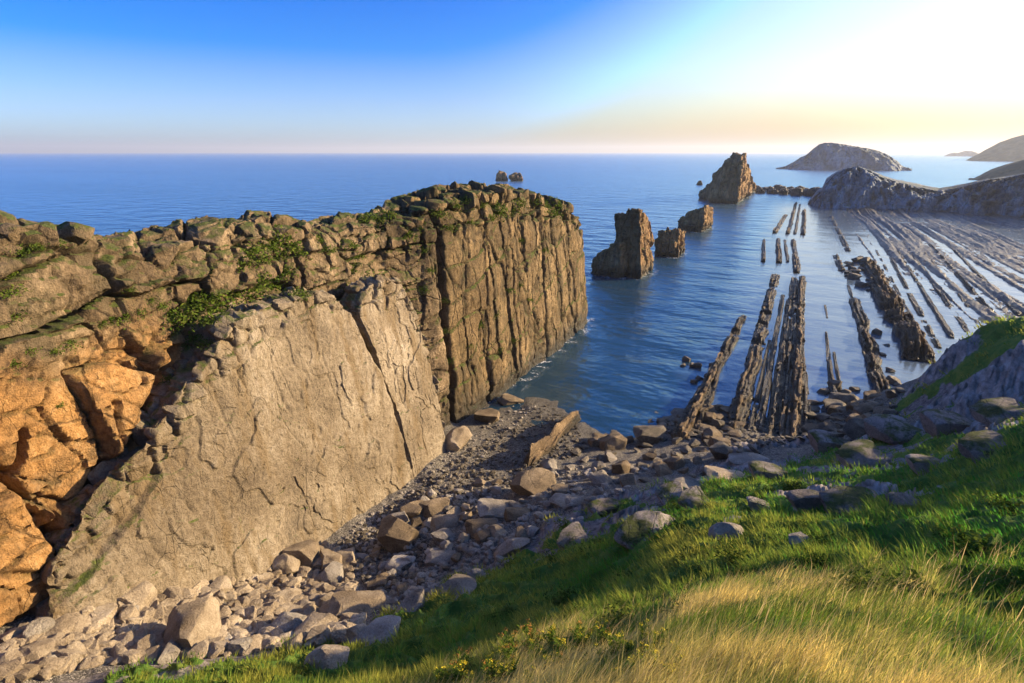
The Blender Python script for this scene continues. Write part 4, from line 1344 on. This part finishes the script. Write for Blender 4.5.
def grass_layer():
    # long dry grass on the lit brow in front of the camera
    r = np.random.default_rng(99)
    P, g, k, d = sample_ground(150000, 2.2, 10.5, -62, 60, 71)
    c = fbm(P / .5, 3, 811)
    big = fbm(P / 1.7, 2, 815)
    keep = (r.random(len(P)) < g * (.55 + .9 * c + .2)) & (P[:, 2] > 18)
    P, d, c, big = P[keep], d[keep], c[keep], big[keep]
    n = len(P)
    dry = np.clip(.52 + 1.9 * big + .5 * c + r.normal(0, .22, n) - .55 * smooth(-3, -6, P[:, 0]), 0, 1)
    L = (.14 + .26 * r.random(n) ** 1.4) * (.8 + .5 * c) * (.75 + .35 * dry)
    W = np.maximum(.004, .0011 * d) * (.8 + .5 * r.random(n))
    le = np.c_[r.normal(.10, .07, n), r.normal(.12, .07, n), np.zeros(n)] * (L / .3)[:, None] * 1.3
    gr = np.stack([.09 + .09 * r.random(n), .16 + .1 * r.random(n), .02 + .02 * r.random(n)], 1)
    dr = np.array([.84, .66, .22]) * (.55 + .6 * r.random((n, 1)))
    col = gr * (1 - dry[:, None]) + dr * dry[:, None]
    blades('dry_grass', P, L, W, le, col, M['grass'], 'long dry yellow grass on the sunlit brow in the foreground', seed=1)
    # seed stalks
    sel = r.random(n) < .03
    Q = P[sel]
    k2 = len(Q)
    L2 = .3 + .25 * r.random(k2)
    le2 = np.c_[r.normal(.10, .07, k2), r.normal(.10, .07, k2), np.zeros(k2)]
    col2 = np.array([.52, .40, .20]) * (.6 + .5 * r.random((k2, 1)))
    blades('seed_stalks', Q, L2, np.maximum(.004, .001 * d[sel]), le2, col2, M['grass'], 'bleached seed stalks standing above the dry grass', seed=2)
    # turf of the slope: tufts combed downhill
    P, g, k, d = sample_ground(46000, 8, 80, -50, 50, 73)
    tuft = fbm(P / 1.2, 3, 821)
    keep = (r.random(len(P)) < np.clip(g * (.75 + .8 * tuft), 0, 1)) & (g > .35)
    P, d, tuft = P[keep], d[keep], tuft[keep]
    P2, g2, k2, d2 = sample_ground(12000, 2.5, 45, -105, -50, 79)
    sel2 = g2 > .5
    P, d, tuft = np.vstack([P, P2[sel2]]), np.r_[d, d2[sel2]], np.r_[tuft, fbm(P2[sel2] / 1.2, 3, 821)]
    e = .25
    gx = (terrain(P[:, :2] + [e, 0], False)[0] - terrain(P[:, :2] - [e, 0], False)[0]) / (2 * e)
    gy = (terrain(P[:, :2] + [0, e], False)[0] - terrain(P[:, :2] - [0, e], False)[0]) / (2 * e)
    down = -np.c_[gx, gy]
    down = down / np.maximum(np.linalg.norm(down, axis=1, keepdims=True), .3)
    nb = 9
    B = np.repeat(P, nb, 0)
    n = len(B)
    dd = np.repeat(d, nb)
    tt = np.repeat(tuft, nb)
    R_ = .05 + .009 * dd
    an = r.random(n) * 6.283
    rr_ = R_ * np.sqrt(r.random(n))
    B[:, 0] += np.cos(an) * rr_
    B[:, 1] += np.sin(an) * rr_
    L = (.08 + .17 * r.random(n)) * (.8 + .9 * np.clip(tt, -.4, .6)) * (1 + .006 * dd)
    W = np.maximum(.007, .0017 * dd) * (.7 + .7 * r.random(n))
    dn = np.repeat(down, nb, 0)
    le = np.c_[dn * (.75 * L)[:, None], np.zeros(n)] + np.c_[np.cos(an), np.sin(an), np.zeros(n)] * (.45 * L)[:, None]
    patch = np.repeat(fbm(P / 4.5, 3, 831), nb)
    dry = np.clip(.22 + .5 * smooth(46, 50, B[:, 1]) + .8 * patch + .55 * tt + r.normal(0, .14, n) + .4 * smooth(-3, -9, B[:, 0]) + .45 * smooth(15, 8.5, dd), 0, .95)  # dryness, plus yellow painted on bluff rim and lower left to look sunlit
    gr = np.stack([.05 + .08 * r.random(n), .16 + .15 * r.random(n), .02 + .025 * r.random(n)], 1)
    dr = np.array([.38, .37, .07]) * (.6 + .7 * r.random((n, 1)))
    col = gr * (1 - dry[:, None]) + dr * dry[:, None]
    B[:, 2] -= .03
    blades('turf_grass', B, L, W, le, col, M['grass'], 'thick green tussock grass combed down the shaded slope', seed=3)


grass_layer()

# ------------------------------------------------------------------ flowering plants at the brow
m = NT('plant_leaf')
v = m.coords()
c = m.ramp(m.noise(v, 9, 4), [(.35, (.05, .1, .015)), (.6, (.14, .2, .03))])
d = m.n('ShaderNodeBsdfDiffuse')
m.link(c, d.inputs['Color'])
t_ = m.n('ShaderNodeBsdfTranslucent')
m.link(c, t_.inputs['Color'])
mx = m.n('ShaderNodeMixShader', i_Fac=.4)
m.link(d.outputs[0], mx.inputs[1])
m.link(t_.outputs[0], mx.inputs[2])
M['leaf'] = m.done(mx.outputs[0])
m = NT('yellow_flower')
M['flower'] = m.done(m.bsdf(m.ramp(m.noise(m.coords(), 20, 3), [(.35, (.5, .4, .02)), (.6, (.75, .62, .05))]), .8).outputs[0])
m = NT('brown_flower')
M['brown_flower'] = m.done(m.bsdf(m.ramp(m.noise(m.coords(), 20, 3), [(.35, (.3, .13, .03)), (.6, (.45, .22, .05))]), .8).outputs[0])


def plant_meshes(seed):
    r = np.random.default_rng(seed)
    V, Fc = [], []

    def tri(a, b, c):
        Fc.append((len(V), len(V) + 1, len(V) + 2))
        V.extend([a, b, c])
    heads = []
    st, sf = [], []
    for s in range(6):
        a = r.random() * 6.28
        hgt = .28 + .16 * r.random()
        tip = np.array([.13 * math.cos(a) * r.random() * 1.4, .13 * math.sin(a) * r.random() * 1.4, hgt])
        k = len(st)
        w = .006
        st.extend([(-w, 0, 0), (w, 0, 0), tuple(tip + [w * .6, 0, 0]), tuple(tip - [w * .6, 0, 0]), (0, -w, 0), (0, w, 0), tuple(tip + [0, w * .6, 0]), tuple(tip - [0, w * .6, 0])])
        sf.extend([(k, k + 1, k + 2, k + 3), (k + 4, k + 5, k + 6, k + 7)])
        for j in range(16):
            u = .2 + .72 * r.random()
            b = tip * u
            aa = r.random() * 6.28
            L = .05 + .06 * r.random()
            e = b + np.array([math.cos(aa) * L, math.sin(aa) * L, L * .6])
            sd = np.array([-math.sin(aa), math.cos(aa), 0]) * .011
            mid = (b + e) / 2
            tri(b, mid + sd, e)
            tri(b, e, mid - sd)
        heads.append(tip)
    hv, hf = [], []
    for tp in heads:
        for j in range(22):
            a = r.random() * 6.28
            q = tp + np.array([math.cos(a), math.sin(a), 0]) * .035 * math.sqrt(r.random()) + [0, 0, r.uniform(-.008, .012)]
            k = len(hv)
            s = .008
            o = r.normal(size=(2, 3))
            o = o / np.linalg.norm(o, axis=1, keepdims=True) * s
            hv.extend([q - o[0], q + o[1], q + o[0], q - o[1]])
            hf.append((k, k + 1, k + 2, k + 3))
    return (np.array(st), np.array(sf)), (np.array(V), np.array(Fc)), (np.array(hv), np.array(hf))


PV = []
for k in range(5):
    (a, b), (c, d_), (e, f_) = plant_meshes(300 + k)
    PV.append((mesh_np('stem', a, b, M['leaf']), mesh_np('foliage', c, d_, M['leaf'], False), mesh_np('blossom', e, f_, M['flower'], False), mesh_np('blossom', e, f_, M['brown_flower'], False)))
pr_ = np.random.default_rng(12)
for i in range(64):
    for _ in range(30):
        px, py = pr_.uniform(430, 680), pr_.uniform(632, 690)
        if py > 634 + abs(px - 575) * .12:
            break
    h = hit(px, py)
    if h is None or h[2] > 14:
        continue
    s = pr_.uniform(.5, .9) * max(.75, h[2] / 8)
    o = obj('flowering_plant', None, tuple(h[0]))
    o.scale = (s, s, s)
    o.rotation_euler = (pr_.normal(0, .08), pr_.normal(0, .08), pr_.uniform(0, 6.28))
    brown = pr_.random() < .28
    tag(o, 'leafy plant with rusty brown flower heads in the yellow patch at the brow' if brown else 'leafy plant with yellow flower heads among the grass at the brow', 'plant', 'rusty headed plants at the brow' if brown else 'yellow flowering plants at the brow')
    q = PV[i % 5]
    obj('stem', q[0], parent=o)
    obj('foliage', q[1], parent=o)
    obj('blossom', q[3 if brown else 2], parent=o)


# ------------------------------------------------------------------ plants growing on the cliffs
def clump(seed, n=260):
    r = np.random.default_rng(seed)
    c = r.normal(size=(n, 3)) * [.32, .32, .2]
    c[:, 2] = np.abs(c[:, 2]) * (1 - .6 * np.hypot(c[:, 0], c[:, 1])) + .02
    a = r.normal(size=(n, 3))
    a /= np.linalg.norm(a, axis=1, keepdims=True)
    b = np.cross(a, r.normal(size=(n, 3)))
    b /= np.linalg.norm(b, axis=1, keepdims=True)
    s = (.045 + .06 * r.random(n))[:, None]
    V = np.stack([c - a * s, c + b * s * .5, c + a * s, c - b * s * .5], 1).reshape(-1, 3)
    return V, (np.arange(n)[:, None] * 4 + np.arange(4)[None])


m = NT('cliff_plant_leaf')
v = m.coords()
c = m.ramp(m.noise(v, 2.2, 5), [(.35, (.035, .06, .01)), (.5, (.075, .12, .018)), (.65, (.15, .17, .035))])
d = m.n('ShaderNodeBsdfDiffuse')
m.link(c, d.inputs['Color'])
t_ = m.n('ShaderNodeBsdfTranslucent')
m.link(c, t_.inputs['Color'])
mx = m.n('ShaderNodeMixShader', i_Fac=.3)
m.link(d.outputs[0], mx.inputs[1])
m.link(t_.outputs[0], mx.inputs[2])
M['cliff_leaf'] = m.done(mx.outputs[0])
CV = [mesh_np('cliff_plant', *clump(900 + k), M['cliff_leaf'], False) for k in range(6)]
CPL = [(170, 318, 22), (182, 322, 24), (195, 308, 26), (205, 300, 24), (218, 312, 22), (190, 296, 20), (212, 322, 18), (228, 300, 26), (240, 292, 24), (252, 296, 22), (262, 280, 22), (270, 288, 20), (245, 262, 18), (255, 252, 22), (268, 246, 22), (262, 262, 18), (280, 240, 24), (290, 248, 22), (275, 256, 18), (298, 252, 18), (285, 275, 18), (300, 296, 16), (318, 240, 14), (330, 250, 12),
       (350, 245, 14), (355, 258, 16), (352, 270, 14), (362, 282, 18), (374, 279, 16), (345, 290, 14), (368, 220, 16), (380, 222, 18), (392, 216, 14), (350, 312, 12), (410, 235, 14), (420, 228, 12), (425, 250, 10), (430, 270, 10), (425, 290, 10), (440, 214, 14), (455, 205, 14), (468, 200, 12), (480, 206, 14), (500, 212, 18), (512, 210, 16), (520, 204, 12), (490, 218, 12), (535, 200, 14), (545, 206, 16), (552, 212, 16), (558, 204, 12), (470, 222, 10), (450, 228, 12), (446, 300, 8), (446, 330, 8), (450, 360, 8), (480, 325, 10), (495, 315, 10), (510, 290, 10), (520, 285, 8), (470, 345, 8), (500, 350, 8), (515, 340, 8), (530, 300, 8), (545, 250, 8), (520, 240, 8),
       (10, 292, 16), (20, 252, 12), (8, 275, 14), (14, 315, 14), (110, 318, 14), (125, 316, 12), (140, 312, 10), (70, 345, 12), (55, 352, 10), (12, 362, 12), (60, 405, 8), (150, 300, 10), (130, 290, 8), (160, 305, 12), (30, 350, 10), (100, 325, 8), (38, 248, 10), (58, 244, 8), (205, 345, 14), (198, 338, 14), (170, 378, 10), (185, 345, 12)]
for i, (px, py, w) in enumerate(CPL):
    h = hit(px, py, WBVH)
    h2 = hit(px, py, S1BVH)
    if h is None or (h2 and h2[2] < h[2]):
        h = h2 or h
    if h is None:
        continue
    s = w * h[2] / F * .95
    o = obj('cliff_plant', CV[i % 6], tuple(h[0] - .12 * s * np.array([1, 0, 0])))
    nrm = Vector(h[1]).lerp(Vector((0, 0, 1)), .6).normalized()
    o.rotation_euler = (nrm.to_track_quat('Z', 'Y').to_matrix() @ Matrix.Rotation(random.uniform(0, 6.28), 3, 'Z')).to_euler()
    o.scale = (s, s, s * .9)
    if px > 415:
        lab, grp = 'small green plant rooted in a joint of the brown promontory', 'plants in the promontory joints'
    elif 160 <= px <= 305 and py > 275:
        lab, grp = 'leafy green plant in the thick growth behind the top edge of the broad slab', 'plants filling the gully above the slab'
    elif px > 160:
        lab, grp = 'green plant on the hummocky crest of the jointed cliff', 'plants on the cliff crest'
    else:
        lab, grp = 'green plant on a ledge between the big blocks of the left cliff', 'plants on the left cliff ledges'
    tag(o, lab, 'plant', grp)

# broad leaved weeds in the turf
for i in range(46):
    for _ in range(40):
        px, py = random.uniform(430, 1020), random.uniform(470, 630)
        h = hit(px, py)
        if h and 9 < h[2] < 40 and terrain(h[0][None, :2])[1][0] > .7:
            break
    s = random.uniform(.35, .8) * (.6 + h[2] / 50)
    o = obj('turf_weed', CV[i % 6], (h[0][0], h[0][1], h[0][2] + .02))
    o.rotation_euler = (0, 0, random.uniform(0, 6.28))
    o.scale = (s, s, s * .7)
    tag(o, 'low leafy green weed in the turf of the shaded slope', 'weed', 'weeds in the turf')

# ------------------------------------------------------------------ sea
m = NT('sea_water')
g = m.n('ShaderNodeNewGeometry')


def wave(scale, sc, detail, rough=.55):
    mp = m.n('ShaderNodeMapping', i_Scale=sc, i_Rotation=(0, 0, R(20)))
    m.link(g.outputs['Position'], mp.inputs['Vector'])
    return m.noise(mp.outputs['Vector'], scale, detail, rough)


w1 = wave(.9, (1, .55, 1), 5)
w2 = wave(.10, (.6, 1, 1), 4)
w3 = wave(.008, (.35, 1, 1), 4)
hgt = m.math('ADD', m.math('MULTIPLY', w1, m.ramp(w3, [(.38, (.1,) * 3), (.62, (.32,) * 3)])), m.math('MULTIPLY', w2, 2.6))
# water behind the outer fins is sheltered and nearly still
ps = m.n('ShaderNodeSeparateXYZ')
m.link(g.outputs['Position'], ps.inputs[0])
wx = m.math('ADD', ps.outputs['X'], m.math('MULTIPLY', m.math('SUBTRACT', w2, .5), 14.0))
calm = m.math('MULTIPLY', m.ramp(m.math('MULTIPLY', m.math('ADD', wx, 14.0), .033, True), [(.1, (0, 0, 0)), (.6, (1, 1, 1))]), m.ramp(m.math('MULTIPLY', ps.outputs['Y'], .002, True), [(.72, (1, 1, 1)), (.85, (0, 0, 0))]))
hgt = m.math('MULTIPLY', hgt, m.math('SUBTRACT', 1.0, m.math('MULTIPLY', calm, .8)))
nrm = m.bump(hgt, 1.0, .75)
fr = m.n('ShaderNodeFresnel', i_IOR=1.7)
m.link(nrm, fr.inputs['Normal'])
gl = m.n('ShaderNodeBsdfGlossy', i_Roughness=.24)
m.link(m.mix(calm, (.64, .88, .98), (.97, .98, 1.0)), gl.inputs['Color'])
m.link(m.math('SUBTRACT', .24, m.math('MULTIPLY', calm, .1)), gl.inputs['Roughness'])
m.link(nrm, gl.inputs['Normal'])
df = m.n('ShaderNodeBsdfDiffuse')
dc = m.ramp(w3, [(.35, (.012, .06, .125)), (.65, (.025, .095, .18))])
m.link(m.mix(calm, dc, (.19, .26, .32)), df.inputs['Color'])  # pale diffuse in the still water stands in for reflected bright sky
tp = m.n('ShaderNodeBsdfTransparent')
tp.inputs['Color'].default_value = (.35, .62, .68, 1)
bd = m.n('ShaderNodeMixShader', i_Fac=.55)
m.link(df.outputs[0], bd.inputs[1])
m.link(tp.outputs[0], bd.inputs[2])
ms = m.n('ShaderNodeMixShader')
m.link(fr.outputs[0], ms.inputs[0])
m.link(bd.outputs[0], ms.inputs[1])
m.link(gl.outputs[0], ms.inputs[2])
M['sea'] = m.done(ms.outputs[0])
SR = 22000.0
# thin broken foam where the swell laps the stacks and the promontory
m = NT('sea_foam')
v = m.coords()
fo = m.math('MULTIPLY', m.ramp(m.noise(v, .5, 3), [(.5, (0, 0, 0)), (.62, (1, 1, 1))]), m.ramp(m.noise(v, 2.6, 6, .7), [(.5, (0, 0, 0)), (.6, (1, 1, 1))]))
fo = m.math('MULTIPLY', fo, m.attr('near'))
fb_ = m.bsdf((.8, .82, .83), .6)
ft = m.n('ShaderNodeBsdfTransparent')
fx = m.n('ShaderNodeMixShader')
m.link(fo, fx.inputs[0])
m.link(ft.outputs[0], fx.inputs[1])
m.link(fb_.outputs[0], fx.inputs[2])
M['foam'] = m.done(fx.outputs[0])
fparts, fnear = [], []
prm = ring[(ring[:, 1] > 58) & (ring[:, 0] > -40)]
for r_, sc_ in FOAM + [(None, 1.0)]:
    if r_ is None:
        tn = np.gradient(prm, axis=0)
        tn /= np.linalg.norm(tn, axis=1, keepdims=True)
        r_, out, wrap = prm, np.c_[tn[:, 1], -tn[:, 0]], False
    else:
        out = r_ - r_.mean(0)
        out /= np.linalg.norm(out, axis=1, keepdims=True)
        wrap = True
    wd = 1.1 + .5 * sc_
    rows_ = [np.c_[r_ + out * k * wd, np.full(len(r_), .012)] for k in (-.7, 0, .5, 1.0)]
    fparts.append((np.vstack(rows_), grid_faces(4, len(r_), wrap)))
    fnear += [1] * len(r_) * 2 + [.7] * len(r_) + [0] * len(r_)
fv, ff = join(fparts)
tag(obj('foam', mesh_np('foam', fv, ff, M['foam'], True, {'near': np.array(fnear)})), 'thin white foam lapping the feet of the stacks and the promontory', 'foam', kind='stuff')
tag(obj('sea', mesh_np('sea', [(-SR, -SR, 0), (SR, -SR, 0), (SR, SR, 0), (-SR, SR, 0)], [(0, 1, 2, 3)], M['sea'], False)), 'calm blue sea reaching to the horizon', 'sea', kind='structure')
m = NT('seabed_sand')
M['bed'] = m.done(m.bsdf(m.ramp(m.noise(m.coords(), .12, 6), [(.35, (.012, .03, .045)), (.65, (.03, .06, .075))]), .95).outputs[0])
tag(obj('seabed', mesh_np('seabed', [(-SR, -SR, -7.6), (SR, -SR, -7.6), (SR, SR, -7.6), (-SR, SR, -7.6)], [(0, 1, 2, 3)], M['bed'], False)), 'dark seabed under the deep water', 'seabed', kind='structure')

# ------------------------------------------------------------------ sky, sun, camera
world = bpy.data.worlds.new('World')
scene.world = world
world.use_nodes = True
nt = world.node_tree
nt.nodes.clear()
wo = nt.nodes.new('ShaderNodeOutputWorld')
bg = nt.nodes.new('ShaderNodeBackground')
sky = nt.nodes.new('ShaderNodeTexSky')
sky.sky_type = 'NISHITA'
sky.sun_disc = False
sky.sun_elevation = SUN_EL
sky.sun_rotation = math.pi / 2 - SUN_AZ
sky.air_density = 1.0
sky.dust_density = 1.3
sky.ozone_density = 3.0
W = NT.__new__(NT)
W.t = nt
tc = W.n('ShaderNodeTexCoord')
sp = W.n('ShaderNodeSeparateXYZ')
W.link(tc.outputs['Generated'], sp.inputs[0])
dt = W.n('ShaderNodeVectorMath', operation='DOT_PRODUCT')
W.link(tc.outputs['Generated'], dt.inputs[0])
dt.inputs[1].default_value = (math.cos(SUN_AZ), math.sin(SUN_AZ), 0)
cpos = W.math('MAXIMUM', dt.outputs['Value'], 0.0)
qv = W.math('SUBTRACT', sp.outputs['Z'], W.math('MULTIPLY', W.math('MULTIPLY', cpos, cpos), .9))
qm = W.math('ADD', qv, .4, True)
tint = W.ramp(qm, [(.0, (1.0, .88, .83)), (.28, (.92, .87, .86)), (.37, (.8, .83, .93)), (.414, (.64, .86, 1.34)), (.47, (.46, .63, 1.05)), (.515, (.27, .49, .93)), (.55, (.04, .38, .9)), (.62, (.0, .31, .88)), (1.0, (.4, .6, .95))])
warm = W.ramp(sp.outputs['Z'], [(.0, (.58, .45, .32)), (.035, (.68, .56, .42)), (.07, (.84, .77, .68)), (.12, (1, 1, 1))])
wf_ = W.math('MULTIPLY', cpos, 1.8, True)
tint = W.mix(1.0, tint, W.mix(wf_, (1, 1, 1), warm), 'MULTIPLY')
tint.node.clamp_result = False
tm = W.mix(1.0, sky.outputs[0], tint, 'MULTIPLY')
tm.node.clamp_result = False
W.link(tm, bg.inputs['Color'])
bg.inputs['Strength'].default_value = .118
nt.links.new(bg.outputs[0], wo.inputs['Surface'])

sun = bpy.data.lights.new('sun', 'SUN')
sun.energy = 5.0
sun.angle = R(.5)
sun.color = (1.0, .76, .45)
so = bpy.data.objects.new('sun', sun)
COL.objects.link(so)
sd = Vector((math.cos(SUN_AZ) * math.cos(SUN_EL), math.sin(SUN_AZ) * math.cos(SUN_EL), math.sin(SUN_EL)))
so.rotation_euler = sd.to_track_quat('Z', 'Y').to_euler()
so.location = tuple(sd * 200)

cam = bpy.data.cameras.new('camera')
co = bpy.data.objects.new('camera', cam)
COL.objects.link(co)
cam.sensor_width = 36
cam.lens = F * 36 / 1024
cam.clip_end = 60000
cam.clip_start = .05
co.location = (0, 0, H)
co.rotation_euler = (math.pi / 2 - PITCH, 0, HEAD)
scene.camera = co

HAZE = 0.00009
if HAZE:
    m = NT('haze_air')
    m.t.nodes.remove(m.t.nodes[m.out.name])
    m.out = m.n('ShaderNodeOutputMaterial')
    pvn = m.n('ShaderNodeVolumePrincipled')
    pvn.inputs['Color'].default_value = (.8, .87, .97, 1)
    pvn.inputs['Density'].default_value = HAZE
    pvn.inputs['Anisotropy'].default_value = .3
    m.link(pvn.outputs[0], m.out.inputs['Volume'])
    a, z0, z1 = SR + 200, -9.0, 220.0
    vv = [(x, y, z) for z in (z0, z1) for x, y in ((-a, -a), (a, -a), (a, a), (-a, a))]
    o = obj('haze', mesh_np('haze', vv, [(3, 2, 1, 0), (4, 5, 6, 7), (0, 1, 5, 4), (1, 2, 6, 5), (2, 3, 7, 6), (3, 0, 4, 7)], m.m, False))
    tag(o, 'thin sea haze over the whole bay', 'haze', kind='stuff')

scene.view_settings.view_transform = 'Standard'
scene.view_settings.look = 'None'
scene.view_settings.exposure = 1.36
scene.view_settings.gamma = 1.0
scene.view_settings.use_curve_mapping = False
scene.cycles.use_denoising = True
scene.cycles.max_bounces = 6
scene.cycles.transparent_max_bounces = 12
scene.cycles.caustics_reflective = False
scene.cycles.caustics_refractive = False
